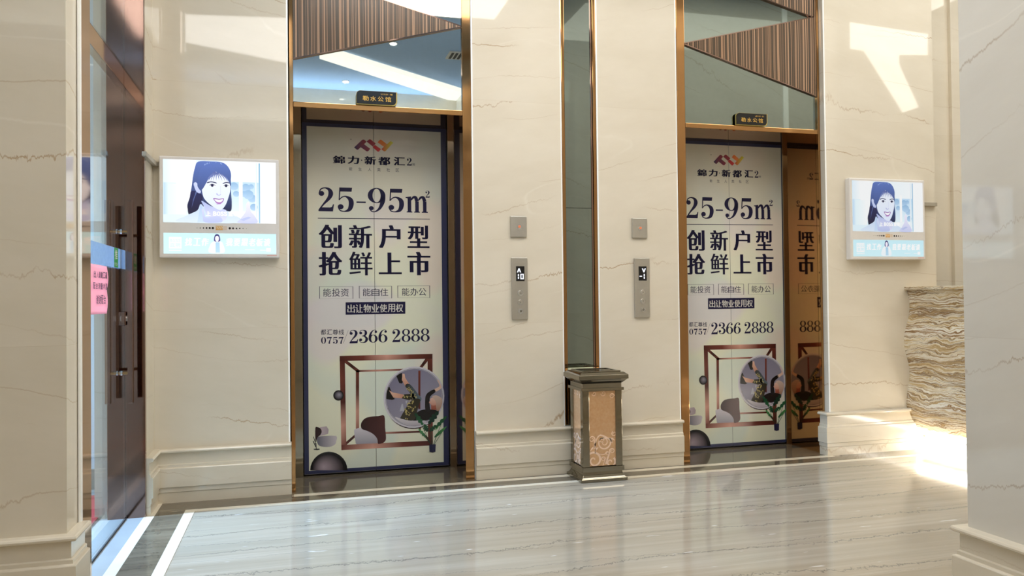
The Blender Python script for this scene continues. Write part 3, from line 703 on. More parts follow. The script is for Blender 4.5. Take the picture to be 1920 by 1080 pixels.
    for pts in ([(775, 730), (800, 640), (812, 645), (830, 735), (800, 720)], [(840, 610), (865, 605), (850, 650)]): pg(pc3, pts, L(176, 176, 188), None, 0, .0009)
    m.build('printed_bubble_seat', M_print, t)['label'] = 'printed woman lying in a clear bubble seat'
    # ---- plant
    m = MB(); G1, G2, G3 = L(18, 52, 40), L(40, 96, 62), L(90, 160, 92)
    def leaf(a, b, wd, c0, c1, cut=True):
        ax, ay = a; bx_, by = b; dx, dy = bx_-ax, by-ay; l = math.hypot(dx, dy); nx, ny = -dy/l, dx/l; Lp, Rp = [], []; n_ = 12
        for i in range(n_+1):
            k = i/n_; ww = wd*math.sin(PI*min(1, k*.96+.04))**.7*(1-.35*k)
            if cut and i % 3 == 2: ww *= .5
            Lp.append((ax+dx*k+nx*ww, ay+dy*k+ny*ww)); Rp.append((ax+dx*k-nx*ww, ay+dy*k-ny*ww))
        for i in range(n_):
            q = [Lp[i], Lp[i+1], Rp[i+1], Rp[i]]; k = i/n_
            pg(pc5, q, tuple(c0[e]*(1-k)+c1[e]*k for e in range(3)), None, 0, .0020)
    for a, b in (((740, 870), (672, 720)), ((745, 870), (735, 740)), ((752, 870), (800, 745)), ((755, 870), (812, 782)), ((742, 870), (690, 800))):
        dx, dy = b[0]-a[0], b[1]-a[1]; pg(pc5, [a, (a[0]+3, a[1]), (b[0]+2, b[1]), b], G2, G1, 1, .0018)
    leaf((700, 765), (655, 700), 16, G2, G1); leaf((730, 760), (785, 690), 19, G1, G1); leaf((725, 800), (705, 760), 18, G1, G2); leaf((765, 780), (828, 715), 12, G2, G2); leaf((760, 830), (825, 772), 9, G2, G3, False)
    leaf((715, 830), (675, 782), 10, G2, G3); leaf((735, 800), (770, 765), 14, G1, G2); leaf((765, 790), (782, 770), 5, G3, G3, False)
    pg(pc5, [(733, 868), (767, 866), (765, 905), (750, 909), (734, 906)], L(22, 26, 60), L(40, 44, 80), 0, .0021)
    m.build('printed_plant', M_print, t)['label'] = 'printed potted leafy plant'
    return t
post1 = poster()
door2 = copy_tree(door1); door2.location.x += XE
tag(door2, 'right closed two-leaf lift door, under the poster partly hidden by its bronze frame', 'elevator door')
post2 = copy_tree(post1); post2.location.x += XE
tag(post2, 'navy bordered property advertisement covering the right lift door, nearer the reception desk', 'poster')

# ------------------------------------------------------------------ lift surrounds
def surround(label, x0, x1, faceL, faceR, zl):
    t = thing('elevator_frame', label, 'door frame', ((x0+x1)/2, 4.75, 0)); t['kind'] = 'structure'
    if faceL: box(x0-faceL, x0, 4.737, 4.765, 0, ZC).build('jamb_face', M_bronze, t, .002)
    if faceR: box(x1, x1+faceR, 4.737, 4.765, 0, ZC).build('jamb_face', M_bronze, t, .002)
    box(x0-.02, x0, 4.766, 5.127, 0, zl+.04).build('jamb_lining', M_bronze_jamb, t); box(x1, x1+.02, 4.766, 5.127, 0, zl+.04).build('jamb_lining', M_bronze_jamb, t)
    for a, b in ((x0-.02, x0+.047), (x1-.022, x1+.02)):
        m = MB(); m.box(a, b, 5.127, 5.138, .0012, zl+.02); m.build('door_post', M_smoke, t, .002)
    m = MB(); m.box(x0-.02, x1+.02, 4.766, 5.17, zl, zl+.05); m.build('soffit', M_bronze_jamb, t)
    m = MB(); m.box(x0, x1, 4.733, 4.766, zl-.002, zl+.03); m.build('lintel', M_bronze, t, .003)
    return t
sur1 = surround('bronze frame around the left lift opening', 0.0, 1.004, .022, .054, 2.236)
sur2 = surround('bronze frame around the right lift opening', 2.52, 3.546, .06, .018, 2.236)

def transom(label, x0, x1, woods, strip=None):
    t = thing('overdoor_mirror', label, 'mirror panel', ((x0+x1)/2, 4.76, 2.266))
    box(x0, x1, 4.752, 4.795, 2.267, ZC).build('mirror_pane', M_mirror_d if strip else M_mirror, t)  # right lift gets the darkened copy of the same mirror
    for pts in woods:
        m = MB(); m.prism(pts, 4.738, 4.752); wd = m.build('wood_panel', M_wood, t)
        m = MB()
        for a, b in zip(pts, pts[1:]+pts[:1]):
            if abs(a[0]-b[0]) < 1e-4 or max(a[1], b[1]) > 3.9: continue
            a, b = Vector(a), Vector(b); d = (b-a).normalized(); n = Vector((-d.y, d.x))*.006
            c = sum((Vector(p) for p in pts), Vector((0, 0)))/len(pts)
            if n.dot(c-a) > 0: n = -n
            m.prism([tuple(a), tuple(b), tuple(b+n), tuple(a+n)], 4.737, 4.7525)
        m.build('edge_trim', M_bronze_d, wd)
    if strip: box(*strip).build('side_strip', M_wood, t)
    return t
transom('grey mirror panel above the left lift with one wood wedge pointing right', .001, 1.003,
        [[(.001, 2.521), (1.001, 2.787), (.001, 3.04)], [(1.002, 3.06), (1.002, 3.6), (.001, 3.34)]])
transom('grey mirror panel above the right lift with a wood wedge pointing left', 2.521, 3.545,
        [[(2.522, 2.797), (3.533, 2.510), (3.533, 3.060)], [(3.528, 3.062), (3.528, 3.7), (2.53, 3.45), (2.53, 3.30)]], (3.534, 3.545, 4.739, 4.752, 2.5, ZC))

def sign(label, px, zoff, num):
    x0, z0, x1, z1 = px
    t = thing('name_plate', label, 'sign', ((x0+x1)/2, 4.735, z0))
    def outline(a, b, c, d, r):                # rounded top-left and bottom-right corners
        pts = [(a, b), (c-r, b)]+[(c-r+r*math.sin(k*PI/12), b+r-r*math.cos(k*PI/12)) for k in range(1, 7)]+[(c, d), (a+r, d)]+[(a+r-r*math.sin(k*PI/12), d-r+r*math.cos(k*PI/12)) for k in range(1, 7)]
        return pts
    m = MB(); m.prism(outline(x0, z0, x1, z1, .026), 4.726, 4.737); m.build('backing', M_goldedge, t)
    m = MB(); m.prism(outline(x0+.002, z0+.005, x1-.007, z1-.002, .024), 4.722, 4.727); m.build('plate', M_black, t)
    m = MB(); W = x1-x0; H = z1-z0
    for i, ch in enumerate('勒水公馆'): put(m, ch, x0+W*(.155+.182*i), z0+H*.26, x0+W*(.155+.182*i+.145), z0+H*.62, 4.7215, .012)
    for i, ch in enumerate('LSXGH '+num):
        if ch != ' ': put(m, ch, x0+W*(.60+.036*i), z0+H*.74, x0+W*(.60+.036*i+.026), z0+H*.84, 4.7215, .01)
    m.build('lettering', M_gold, t)
    return t
sign('small black and gold name plate above the left lift', (.360, 2.268, .603, 2.352), 0, '01')
sign('small black and gold name plate above the right lift', (2.893, 2.268, 3.136, 2.352), 0, '02')

# ------------------------------------------------------------------ grey mirror strip with bronze edges
t = thing('mirror_strip', 'tall narrow grey mirror strip between the two marble pilasters', 'mirror', (1.766, 4.78, .297))
box(1.67, 1.852, 4.752, 4.79, .30, 1.681).build('mirror_pane', M_mirror_d, t); box(1.67, 1.852, 4.752, 4.79, 1.684, ZC).build('mirror_pane', M_mirror_d, t)
box(1.65, 1.672, 4.74, 4.79, .30, ZC).build('edge_trim', M_bronze, t, .003); box(1.862, 1.884, 4.737, 4.79, .30, ZC).build('edge_trim', M_bronze, t, .003)
box(1.850, 1.861, 4.746, 4.79, .30, ZC).build('groove_strip', M_bronze_d, t, .002)
m = MB(); m.box(1.648, 1.884, 4.74, 4.80, .26, .30); m.build('bottom_cap', M_dark, t)

# ------------------------------------------------------------------ call panels and key plates
def call_panel(label, x0, x1, z0, z1, up, txt):
    t = thing('call_panel', label, 'lift call panel', ((x0+x1)/2, YP, z0), 'lift call panels')
    yf = YP-.014; W = x1-x0; H = z1-z0
    box(x0, x1, yf, YP+.0, z0, z1).build('face_plate', M_steel, t, .0025)
    dx0, dx1, dz0, dz1 = x0+W*.27, x0+W*.8, z0+H*.62, z0+H*.86
    d = box(dx0, dx1, yf-.0008, yf, dz0, dz1).build('display', M_black, t)
    m = MB(); y = yf-.0014; w_ = dx1-dx0; h_ = dz1-dz0
    def seg(a, b, c, e): m.xz([(dx0+w_*a, dz0+h_*b), (dx0+w_*c, dz0+h_*b), (dx0+w_*c, dz0+h_*e), (dx0+w_*a, dz0+h_*e)], y)
    def q(*p): m.xz([(dx0+w_*a, dz0+h_*b) for a, b in p], y)
    if up: q((.1, .58), (.25, .58), (.35, .72), (.45, .58), (.6, .58), (.42, .86), (.28, .86))
    else: q((.4, .86), (.55, .86), (.65, .7), (.75, .86), (.9, .86), (.72, .58), (.58, .58))
    if txt == '10':
        seg(.2, .15, .34, .29); seg(.2, .32, .34, .47)
        for a in ((.5, .12, .9, .19), (.5, .42, .9, .49), (.5, .12, .62, .49), (.78, .12, .9, .49)): seg(*a)
    else: seg(.1, .27, .42, .34); seg(.62, .13, .76, .28); seg(.62, .31, .76, .47)
    m.build('digits', M_digit, d)
    cx = x0+W*.53
    for k, (fz, nm) in enumerate(((.425, 'button'), (.275, 'button'))):
        z = z0+H*fz; m = MB(); m.tube((cx, yf-.002, z), (cx, yf, z), .0185, n=28); b = m.build(nm, M_chrome, t, .0008)
        m = MB(); m.tube((cx, yf-.0045, z), (cx, yf-.002, z), .0145, n=28, r2=.0155); m.build('button_cap', M_steel, b)
        m = MB(); s_ = .006*(1 if k == 0 else -1); m.xz([(cx-.005, z-s_*.6), (cx+.005, z-s_*.6), (cx, z+s_)], yf-.0050); m.build('arrow', M_grey, b)
    z = z0+H*.13; m = MB(); m.tube((cx, yf-.003, z), (cx, yf, z), .0165, n=28); k = m.build('key_switch', M_chrome, t, .001)
    m = MB(); m.tube((cx, yf-.006, z), (cx, yf-.003, z), .009, n=20); m.ring(cx, z, yf-.0062, .006, .003, mi=1); m.build('key_barrel', [M_steel, M_dark], k)
    return t
cl = 'brushed steel lift call panel left of the mirror strip, its display reading 10'
call_panel(cl, 1.303, 1.406, .977, 1.361, True, '10')
call_panel('brushed steel lift call panel right of the mirror strip, its display reading minus one', 2.131, 2.237, .975, 1.361, False, '-1')
def key_plate(label, x0, x1, z0, z1):
    t = thing('switch_plate', label, 'switch plate', ((x0+x1)/2, YP, z0), 'steel switch plates')
    yf = YP-.013; box(x0, x1, yf, YP, z0, z1).build('face_plate', M_steel, t, .0025)
    cx, cz = x0+(x1-x0)*.54, (z0+z1)/2
    m = MB(); m.tube((cx, yf-.002, cz), (cx, yf, cz), .0165, n=28); b = m.build('button', M_chrome, t, .0008)
    m = MB(); m.tube((cx, yf-.004, cz), (cx, yf-.002, cz), .0085, n=20); m.build('indicator', M_redlamp, b)
key_plate('small steel plate with orange lit button above the call panel reading 10', 1.300, 1.404, 1.490, 1.620)
key_plate('small steel plate with orange lit button above the call panel reading minus one', 2.120, 2.225, 1.492, 1.622)

# ------------------------------------------------------------------ advertising screens
def screen(label, x0, z0, W, H, yb, yf, strong, shift=0):
    """picture coordinates: those of the photo crop of the left screen (frame 85..1197 by 68..993)"""
    t = thing('advertising_screen', label, 'advertising screen', (x0+W/2, yb, z0))
    X = lambda a: x0+(a-85)/1112*W
    Z = lambda b: z0+(993-b)/925*H
    m = MB(); m.box(x0, x0+W, yf, yb, z0, z0+H); m.build('housing', M_plastic, t, .007, 3)
    m = MB()
    for s in (-1, 1):
        for k, r in enumerate((11, 9.5, 8, 6.5, 4.5, 3)):
            a = (650+s*(78+k*31)) if s > 0 else (650-78-k*29); rr = r/1112*W; m.disc(X(a), Z(720), yf-.0006, rr, n=16)
    m.build('speaker_holes', M_black, t)
    m = MB()
    def R(a, b, c, d, col, yy=0, c2=None):
        c2 = c2 or col; m.xz([(X(a), Z(d)), (X(c), Z(d)), (X(c), Z(b)), (X(a), Z(b))], yf-.0006-yy, 0, [c2, c2, col, col])
    R(598, 697, 664, 738, L(226, 190, 140), 0, L(216, 168, 104)); R(668, 700, 702, 736, L(222, 206, 190))
    for k in range(9): R(604+k*6.5, 703+(k*7) % 24, 608+k*6.5, 710+(k*7) % 24, L(250, 236, 214), .0003)
    R(1078, 968, 1170, 974, L(232, 176, 168))
    m.build('brand_label', M_print, t)
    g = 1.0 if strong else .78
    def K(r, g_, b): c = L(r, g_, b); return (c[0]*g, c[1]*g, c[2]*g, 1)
    # main picture
    m = MB(); y0 = yf-.0005
    def pg(pts, c0, c1=None, ax=1, yy=0):
        lo = min(p[ax] for p in pts); hi = max(p[ax] for p in pts); c1 = c1 or c0
        if len(pts) > 5: pts = smooth(pts)
        m.xz([(X(a), Z(b)) for a, b in pts], y0-yy*.0001, 0, [tuple(c0[i]+(c1[i]-c0[i])*min(1, max(0, (p[ax]-lo)/max(1e-6, hi-lo))) for i in range(3))+(1,) for p in pts])
    def rect(a, b, c, d, c0, c1=None, ax=0, yy=0): pg([(a, b), (c, b), (c, d), (a, d)], c0, c1, ax, yy)
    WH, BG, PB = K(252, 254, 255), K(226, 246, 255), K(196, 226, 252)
    rect(122, 98, 1165, 672, BG, WH)
    rect(122, 98, 240, 310, K(226, 244, 255), WH, 0, 1); rect(240, 98, 420, 560, WH, WH, 0, 1); rect(126, 310, 165, 600, K(190, 222, 248), K(226, 244, 255), 0, 1)
    rect(165, 320, 330, 600, K(232, 250, 255), WH, 0, 2)
    rect(740, 290, 1000, 560, K(196, 226, 250), K(232, 248, 255), 1, 1)
    for a, b, r in ((770, 330, 40), (880, 345, 45), (905, 405, 48), (940, 440, 40), (860, 400, 30), (790, 400, 30), (955, 520, 36), (930, 330, 26)):
        rr = r; pg([(a+rr*math.cos(k*PI/6)*1.0, b+rr*.9*math.sin(k*PI/6)) for k in range(12)], K(150, 190, 226), K(186, 216, 244), 1, 2+a % 3*.3)
    rect(815, 250, 850, 560, WH, WH, 0, 4); rect(968, 110, 985, 620, WH, K(214, 236, 250), 0, 4); rect(1002, 110, 1014, 668, K(120, 176, 214), K(160, 206, 232), 1, 5); rect(1014, 110, 1160, 668, WH, WH, 0, 3)
    HD, HM, HL = K(14, 14, 44), K(34, 38, 88), K(92, 118, 190)
    # hair behind
    pg([(440, 112), (560, 106), (660, 112), (715, 150), (742, 215), (738, 300), (742, 400), (748, 470), (742, 555), (700, 560), (650, 545), (500, 520), (440, 560), (360, 602), (345, 560), (340, 510), (362, 440), (380, 340), (392, 250), (410, 170)], HL, HD, 1, 6)
    pg([(362, 440), (380, 380), (450, 400), (480, 430), (470, 500), (440, 560), (360, 602), (342, 530)], HM, K(24, 22, 52), 1, 7)
    # coat, neck
    pg([(258, 668), (330, 610), (430, 560), (462, 500), (520, 560), (640, 600), (690, 560), (760, 590), (830, 668)], K(196, 216, 246), K(222, 236, 252), 1, 8)
    pg([(470, 470), (490, 520), (520, 600), (600, 660), (690, 640), (700, 560), (650, 540), (560, 520)], K(176, 190, 236), K(226, 226, 250), 1, 9)
    pg([(430, 668), (462, 500), (500, 600), (495, 668)], K(180, 204, 240), K(206, 226, 250), 1, 10)
    # face
    pg([(470, 330), (480, 280), (520, 220), (590, 195), (680, 210), (722, 260), (736, 330), (730, 390), (712, 450), (690, 505), (655, 548), (620, 548), (570, 520), (510, 470), (482, 420)], K(240, 246, 255), K(226, 236, 255), 1, 11)
    pg([(398, 320), (412, 302), (430, 312), (440, 350), (462, 372), (460, 400), (440, 400), (418, 380)], K(206, 216, 250), K(190, 200, 240), 1, 12)
    # fringe
    HMX = tuple(HL[e]*.5+HD[e]*.5 for e in range(3))
    for a in ((560, 118, 400, 400), (540, 118, 420, 300), (600, 114, 470, 230), (640, 116, 720, 220), (520, 120, 380, 460), (500, 130, 372, 500)):
        pg([(a[0], a[1]), (a[0]+9, a[1]), (a[2]+12, a[3]), (a[2]+6, a[3]+40)], K(150, 176, 226), K(60, 70, 126), 1, 7.5)
    pg([(432, 330), (438, 250), (462, 180), (510, 138), (560, 122), (600, 130), (604, 190), (588, 222), (556, 254), (524, 286), (502, 326), (484, 356), (462, 378), (446, 360)], HL, HMX, 1, 13)
    pg([(560, 122), (620, 122), (690, 146), (730, 206), (742, 300), (736, 330), (724, 292), (704, 256), (672, 232), (632, 214), (600, 196)], HL, HMX, 1, 13.2)
    for k, (a, b, c, d) in enumerate(((590, 200, 508, 318), (596, 200, 530, 300), (598, 204, 552, 296), (602, 206, 576, 290), (606, 206, 604, 286), (612, 208, 632, 284), (620, 210, 660, 286), (640, 216, 690, 290), (660, 222, 712, 296), (680, 232, 724, 306))):
        mx, my = (a+c)/2+(c-a)*.14, (b+d)/2-4
        pg([(a-7, b), (a+7, b), (mx+5, my), (c, d), (mx-4, my)], K(84, 100, 164), K(150, 164, 214), 1, 13.4+k*.02)
    # brows, eyes, nose, mouth
    pg([(522, 300), (560, 290), (605, 300), (606, 308), (560, 299), (524, 308)], K(44, 46, 90), None, 0, 14); pg([(668, 302), (700, 293), (728, 298), (728, 305), (700, 301), (668, 310)], K(44, 46, 90), None, 0, 14)
    for ex, w_ in ((568, 30), (696, 25)):
        pg([(ex-w_, 332), (ex-w_*.5, 320), (ex, 316), (ex+w_*.6, 322), (ex+w_, 334), (ex, 340)], K(244, 248, 255), None, 0, 14)
        pg([(ex+13*math.cos(k*PI/6), 328+12*math.sin(k*PI/6)) for k in range(12)], K(26, 26, 70), None, 0, 15)
        pg([(ex-w_, 330), (ex-w_*.5, 318), (ex, 313), (ex+w_*.6, 319), (ex+w_+4, 330), (ex+w_*.5, 324), (ex, 319), (ex-w_*.5, 324)], K(30, 30, 74), None, 0, 16)
    pg([(604, 405), (612, 398), (624, 412), (640, 410), (646, 402), (648, 412), (630, 420), (612, 416)], K(186, 190, 232), None, 0, 14); pg([(640, 330), (648, 332), (650, 395), (642, 398)], K(222, 228, 252), None, 0, 14)
    pg([(576, 446), (600, 444), (630, 450), (660, 444), (676, 448), (668, 474), (645, 494), (615, 494), (592, 474)], K(150, 110, 176), K(176, 116, 190), 1, 14)
    pg([(588, 454), (630, 458), (668, 452), (655, 474), (630, 482), (604, 474)], K(252, 252, 255), None, 0, 15); pg([(598, 492), (630, 498), (655, 490), (640, 500), (612, 502)], K(196, 160, 214), None, 0, 14)
    # hands and sleeves
    pg([(880, 560), (882, 500), (895, 472), (912, 476), (920, 510), (925, 560), (960, 600), (985, 668), (805, 668), (830, 630)], K(244, 240, 255), K(206, 212, 246), 1, 12)
    pg([(470, 545), (490, 560), (505, 620), (620, 610), (660, 640), (640, 668), (500, 668), (480, 620)], K(214, 218, 248), K(190, 200, 240), 1, 12)
    pg([(820, 640), (900, 610), (930, 618), (860, 650)], K(190, 200, 240), None, 0, 13)
    mp = m.build('main_picture', M_screen, t)
    m = MB(); yy = y0-.0030
    for ch, a, b in (('上', 508, 552), ('B', 575, 607), ('O', 609, 642), ('S', 644, 674), ('S', 676, 705), ('直', 714, 760), ('聘', 762, 808)): put(m, ch, X(a), Z(608), X(b), Z(566), yy, .03, .05, 0, 0, K(255, 255, 255))
    m.build('caption', M_screen, mp)
    # lower picture
    m = MB(); y0 = yf-.0005
    rect(124, 768, 1165, 957, K(206, 244, 254), K(214, 248, 255), 1)
    pg([(172, 805), (286, 805), (286, 910), (172, 910)], WH, None, 0, 1); rect(172, 922, 286, 930, WH, WH, 0, 1)
    rect(1070, 900, 1112, 934, WH, WH, 0, 1); rect(870, 915, 960, 921, WH, WH, 0, 1); rect(1010, 918, 1066, 923, WH, WH, 0, 1)
    pg([(535, 945), (548, 870), (570, 848), (600, 838), (640, 842), (662, 860), (676, 945)], K(250, 254, 255), K(240, 250, 255), 1, 2); pg([(596, 850), (632, 850), (636, 945), (596, 945)], K(176, 214, 240), K(190, 226, 246), 1, 3)
    pg([(584, 840), (586, 795), (600, 777), (620, 777), (634, 797), (636, 840)], K(50, 50, 110), K(90, 80, 150), 1, 4); pg([(594, 830), (594, 802), (612, 790), (626, 806), (624, 832), (610, 846)], K(250, 244, 255), None, 0, 5)
    lp = m.build('lower_picture', M_screen, t)
    m = MB(); yy = y0-.0012
    for i, ch in enumerate('找工作'): put(m, ch, X(315+i*76), Z(884), X(315+i*76+68), Z(812), yy, .012, .04, 0, .15, K(255, 255, 255))
    for i, ch in enumerate('我要跟老板谈'): put(m, ch, X(690+i*71), Z(884), X(690+i*71+66), Z(812), yy, .012, .04, 0, .15, K(255, 255, 255))
    for i, ch in enumerate('直聘'): put(m, ch, X(182+i*50), Z(896), X(182+i*50+44), Z(860), yy, .01, 0, 0, 0, K(214, 246, 254))
    for i, ch in enumerate('BOSS'): put(m, ch, X(182+i*25), Z(850), X(182+i*25+20), Z(822), yy, .01, 0, 0, 0, K(214, 246, 254))
    m.build('caption', M_screen, lp)
    m = MB(); m.box(x0+.08, x0+W-.08, yb-.004, yb+.0, z0+.05, z0+H-.05); m.build('wall_mount', M_dark, t)
    return t
screen('white framed advertising screen on the left wall beside the glass door', -.713, 1.351, .633, .561, YL, 4.672, True)
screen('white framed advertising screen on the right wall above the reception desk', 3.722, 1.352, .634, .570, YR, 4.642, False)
# cable ducts
m = MB(); m.box(-.748, -.70, YL-.022, YL, 1.858, 1.882); m.box(-.750, -.728, 4.39, YL-.0221, 1.858, 1.882)
tag(m.build('cable_duct', M_cable, None, .002), 'grey cable duct running round the corner to the left screen', 'cable duct')
m = MB(); m.box(4.35, 4.488, YR-.024, YR, 1.742, 1.768)
tag(m.build('cable_duct', M_cable, None, .002), 'short grey cable duct sticking out right of the right screen', 'cable duct')

# ------------------------------------------------------------------ glass entrance door
GX = -.84
t = thing('glass_door', 'frameless clear glass entrance door with long bronze bar handles', 'door', (GX, 4.0, 0))
box(GX-.006, GX+.006, 3.432, 4.418, .012, 2.216).build('glass_pane', M_glass, t)
for s, xc in ((1, GX+.050), (-1, GX-.053)):
    h = box(xc-.0125, xc+.0125, 4.290, 4.316, .605, 1.616).build('bar_handle', M_bronze_d, t, .002)
for z in (1.46, .755):
    m = MB(); m.tube((GX-.041, 4.303, z), (GX+.038, 4.303, z), .0085); r = m.build('handle_rod', M_bronze, t)
    m = MB(); m.tube((GX-.014, 4.303, z), (GX-.006, 4.303, z), .014); m.tube((GX+.006, 4.303, z), (GX+.014, 4.303, z), .014); m.build('collar', M_chrome, r)
m = MB(); m.box(GX-.016, GX+.016, 4.36, 4.418, .99, 1.06); lk = m.build('lock_case', M_bronze_d, t, .004)
m = MB(); m.tube((GX+.016, 4.39, 1.025), (GX+.024, 4.39, 1.025), .014); m.build('lock_cylinder', M_steel, lk)
t2 = thing('transom_bar', 'bronze bar crossing above the glass door', 'door frame', (GX, 3.9, 2.224))
box(GX-.04, GX+.0, 3.431, 4.427, 2.222, 2.314).build('bar', M_bronze, t2, .003)
box(GX-.006, GX+.006, 3.431, 4.427, 2.316, ZC).build('fixed_pane', M_glass, t2)
m = MB(); m.box(GX-.005, GX+.005, 3.44, 4.42, .0008, .006); tag(m.build('trim_8', M_dark), 'dark floor line under the glass door', 'threshold', None, 'structure')
tag(box(GX+.0065, GX+.0071, 3.45, 4.412, 1.276, 1.372).build('frosted_band', M_frost), 'pale blue frosted film band across the glass door', 'film')
t = thing('door_sticker', 'small green push sticker on the frosted band', 'sticker', (GX+.0075, 4.19, 1.28))
def on_glass(fx, y0, y1): return fx
box(GX+.0072, GX+.0077, 4.150, 4.235, 1.277, 1.371).build('backing', M_green, t)
m = MB()
def put_x(m, ch, ya, yb_, z0, z1, x, off=0., bold=0.):
    vs, fs = glyph(ch, off)
    m.add([(x, ya+u*(yb_-ya), z0+v*(z1-z0)) for u, v in vs], fs)
put_x(m, '推', 4.165, 4.22, 1.315, 1.362, GX+.0079, .01)
for i, ch in enumerate('PUSH'): put_x(m, ch, 4.16+i*.017, 4.173+i*.017, 1.285, 1.30, GX+.0079)
m.build('lettering', M_white, t)
t = thing('paper_notice', 'pink paper notice hanging on the glass below the frosted band', 'notice', (GX+.008, 3.82, 1.055))
m = MB(); N = 14; v = []
for i in range(N+1):
    z = 1.272-(1.272-1.056)*i/N; b = .004+.012*abs(math.sin(i/N*2*PI))
    for k in range(5):
        yy = 3.62+(3.975-3.62)*k/4 + (0.006*math.sin(i/N*6)); v.append((GX+.0085+b*(.25+.2*k/4), yy, z))
m.add(v, [(i*5+k, i*5+k+1, i*5+k+6, i*5+k+5) for i in range(N) for k in range(4)], 0, smooth=True)
sh = m.build('sheet', M_pink, t); so = sh.modifiers.new('thickness', 'SOLIDIFY'); so.thickness = .0006
m = MB()
for row, (s_, z0, z1, ya, yb_) in enumerate((('出入请戴口罩', 1.213, 1.243, 3.70, 3.955), ('配合测量体温', 1.165, 1.193, 3.69, 3.955), ('谢谢配合', 1.100, 1.140, 3.745, 3.925))):
    n = len(s_); w_ = (yb_-ya)/n
    for i, ch in enumerate(s_): put_x(m, ch, ya+i*w_, ya+(i+.88)*w_, z0, z1, GX+.0185, .012)
m.build('lettering', M_ink, t)

# ------------------------------------------------------------------ litter bin
bx0, bx1, by0, by1 = 1.638, 1.936, 4.428, 4.692
t = thing('litter_bin', 'square smoked metal litter bin with etched copper panels and slotted ash top', 'litter bin', ((bx0+bx1)/2, (by0+by1)/2, 0))
def frus(m, i0, z0, i1, z1, mi=0):           # square frustum, insets i0 (below) and i1 (above)
    v = []
    for i, z in ((i0, z0), (i1, z1)): v += [(bx0+i, by0+i, z), (bx1-i, by0+i, z), (bx1-i, by1-i, z), (bx0+i, by1-i, z)]
    m.add(v, [(3, 2, 1, 0), (4, 5, 6, 7)]+[(k, (k+1) % 4, (k+1) % 4+4, k+4) for k in range(4)], mi)
m = MB(); frus(m, 0, .002, 0, .018); frus(m, .002, .018, .006, .022); pr = [(.008, .022), (.014, .028), (.022, .042), (.026, .060)]
for (a, b), (c, d) in zip(pr, pr[1:]): frus(m, a, b, c, d)
m.build('plinth', M_smoke, t, .001)
m = MB(); frus(m, .014, .060, .014, .088); m.build('lower_ledge', M_smoke, t, .0015)
m = MB(); frus(m, .034, .088, .034, .545); m.build('inner_body', M_dark, t)
P0 = .022
for x in (bx0+P0, bx1-P0-.042):
    for y in (by0+P0, by1-P0-.042): box(x, x+.042, y, y+.042, .088, .545).build('corner_post', M_smoke, t, .002)
pf = box(bx0+P0+.042, bx1-P0-.042, by0+.028, by0+.034, .092, .541).build('etched_panel', M_copper, t)
pb = box(bx0+P0+.042, bx1-P0-.042, by1-.034, by1-.028, .092, .541).build('etched_panel', M_copper, t)
pl = box(bx0+.028, bx0+.034, by0+P0+.042, by1-P0-.042, .092, .541).build('etched_panel', M_copper, t)
pr_ = box(bx1-.034, bx1-.028, by0+P0+.042, by1-P0-.042, .092, .541).build('etched_panel', M_copper, t)
W, H = bx1-bx0-2*(P0+.042), .449; px0, pz0 = bx0+P0+.042, .092
def spiral(cx, cy, r0, a0, turns, sgn, w0, w1, tail=None):
    P = []
    n = 26
    for i in range(n+1):
        k = i/n; r = r0*(1-k)**.8+.004*k; a = a0+sgn*turns*2*PI*k; P.append((cx+r*math.cos(a), cy+r*math.sin(a), w0*(1-k)+w1*k))
    if tail: P = tail+P
    return stroke(P, 3)
def scrolls():
    S = []
    u = lambda a, b: (a*W, b*H)
    def sp(a, b, r, a0, tn, sg, w0=.008, w1=.004, tail=()):
        S.append(spiral(*u(a, b), r*W, a0, tn, sg, w0, w1, [(*u(p, q), ww) for p, q, ww in tail]))
    sp(.17, .08, .30, 2.6, 1.3, -1, .014, .006); sp(.55, .31, .26, .3, 1.6, -1, .010, .004, ((.22, .17, .004), (.25, .33, .006), (.42, .41, .009)))
    sp(.47, .34, .09, 0, 1.4, 1, .006, .003); sp(.10, .36, .12, -.8, 1.4, 1, .007, .003, ((.22, .26, .003),)); sp(.86, .19, .10, 3.6, 1.4, -1, .006, .003, ((.62, .02, .012), (.70, .11, .010)))
    sp(.80, .04, .19, .9, 1.1, -1, .013, .006); sp(.52, .09, .08, 0, 1.4, 1, .005, .003, ((.50, .0, .004),)); sp(.68, .16, .07, 3.2, 1.3, -1, .005, .003, ((.35, .16, .003), (.5, .15, .005)))
    sp(.94, .42, .09, 2, 1.3, 1, .005, .003); sp(.88, .93, .09, 0, 1.5, 1, .004, .002); sp(.55, 1.0-.03, .10, 3.3, 1.0, 1, .004, .002); sp(.2, .97, .08, 3.3, 1.0, 1, .004, .002)
    for a, b, c, d, ww in ((.20, .20, .34, .245, .012), (.16, .225, .26, .32, .012), (.75, .36, .97, .33, .010), (.78, .36, .88, .29, .011), (.02, .2, .2, .26, .01)):
        S.append(stroke([(*u(a, b), .002), (*u((a+c)/2, (b+d)/2+.01), ww), (*u(c, d), .001)], 6))
    return S
SCR = scrolls(); m = MB(); k0 = by0+.0276
for vs, fs in SCR:
    cl_ = [(min(max(a, .001), W-.001), min(max(b, .001), H-.001)) for a, b in vs]
    m.add([(px0+a, k0, pz0+b) for a, b in cl_], fs)
m.build('scroll_pattern', M_scroll, pf)
m = MB(); W2 = by1-by0-2*(P0+.042)
for vs, fs in SCR:
    cl_ = [(min(max(a, .001), W-.001)/W*W2, min(max(b, .001), H-.001)) for a, b in vs]
    m.add([(bx0+.0276, by1-P0-.042-a, pz0+b) for a, b in cl_], fs)
m.build('scroll_pattern', M_scroll, pl)
m = MB(); frus(m, .012, .545, .012, .562); m.build('upper_ledge', M_smoke, t, .0015)
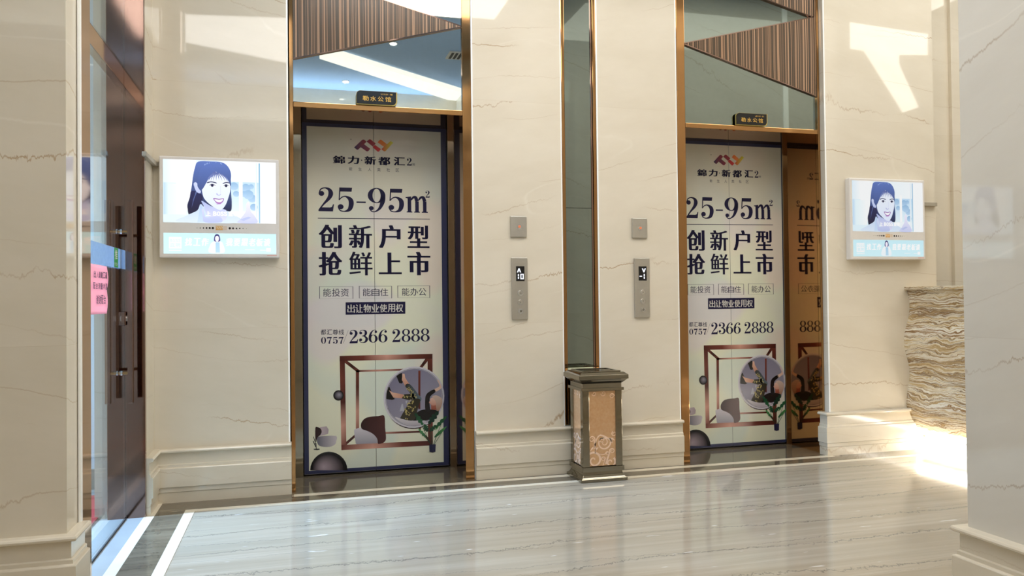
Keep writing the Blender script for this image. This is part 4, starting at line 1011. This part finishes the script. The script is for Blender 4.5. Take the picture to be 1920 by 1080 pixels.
m = MB(); frus(m, .024, .562, .024, .588); m.build('neck', M_smoke, t)
m = MB(); pr = [(.022, .588), (.016, .594), (.008, .601), (-.002, .612), (-.006, .615)]
for (a, b), (c, d) in zip(pr, pr[1:]): frus(m, a, b, c, d)
frus(m, -.010, .615, -.010, .640); frus(m, -.010, .640, .012, .655); lid = m.build('lid', M_smoke, t, .001)
tx0, tx1, ty0, ty1 = bx0+.026, bx1-.026, by0+.026, by1-.026
m = MB()
for a in ((tx0, tx1, ty0, ty0+.022), (tx0, tx1, ty1-.022, ty1), (tx0, tx0+.02, ty0+.022, ty1-.022), (tx1-.02, tx1, ty0+.022, ty1-.022)): m.box(*a, .655, .663)
m.box(tx0+.02, tx1-.02, (ty0+ty1)/2-.012, (ty0+ty1)/2+.012, .655, .661); m.build('ash_tray_frame', M_smoke, t, .0015)
m = MB(); m.box(tx0+.02, tx1-.02, ty0+.022, ty1-.022, .6545, .656); m.build('slot_opening', M_black, t)

# ------------------------------------------------------------------ reception desk of banded onyx
t = thing('reception_desk', 'banded brown and white onyx reception desk lit from below, at the right', 'reception desk', (4.5, 3.9, 0))
prof = []
for i in range(41):
    z = .150+(1.135-.150)*i/40; k = (z-.15)/(.985)
    prof.append((4.235+.022*math.sin(k*2*PI*2.15+2.4)-.018*math.sin(PI*k)+.018*(1-k)**6, z))
m = MB(); n = len(prof); ya, yb_ = 2.9, 4.69
ring = prof+[(4.33, 1.135), (4.33, .150)]
v = [(x, ya, z) for x, z in ring]+[(x, yb_, z) for x, z in ring]; k = len(ring)
m.add(v, [tuple(range(k)), tuple(range(2*k-1, k-1, -1))]+[(i, i+k, (i+1) % k+k, (i+1) % k) for i in range(k)], 0)
bpy_front = m.build('front', M_onyx, t)
box(4.205, 5.0, 2.9, 4.69, 1.136, 1.160).build('counter_top', M_onyx, t, .003)
box(4.335, 4.9, 2.95, 4.69, .1, 1.135).build('carcass', M_paint_wh, t)
box(4.36, 4.9, 2.95, 4.69, 0, .1).build('toe_kick', M_paint_wh, t)
box(4.262, 4.328, 2.92, 4.68, .138, .149).build('led_strip', M_led, t)
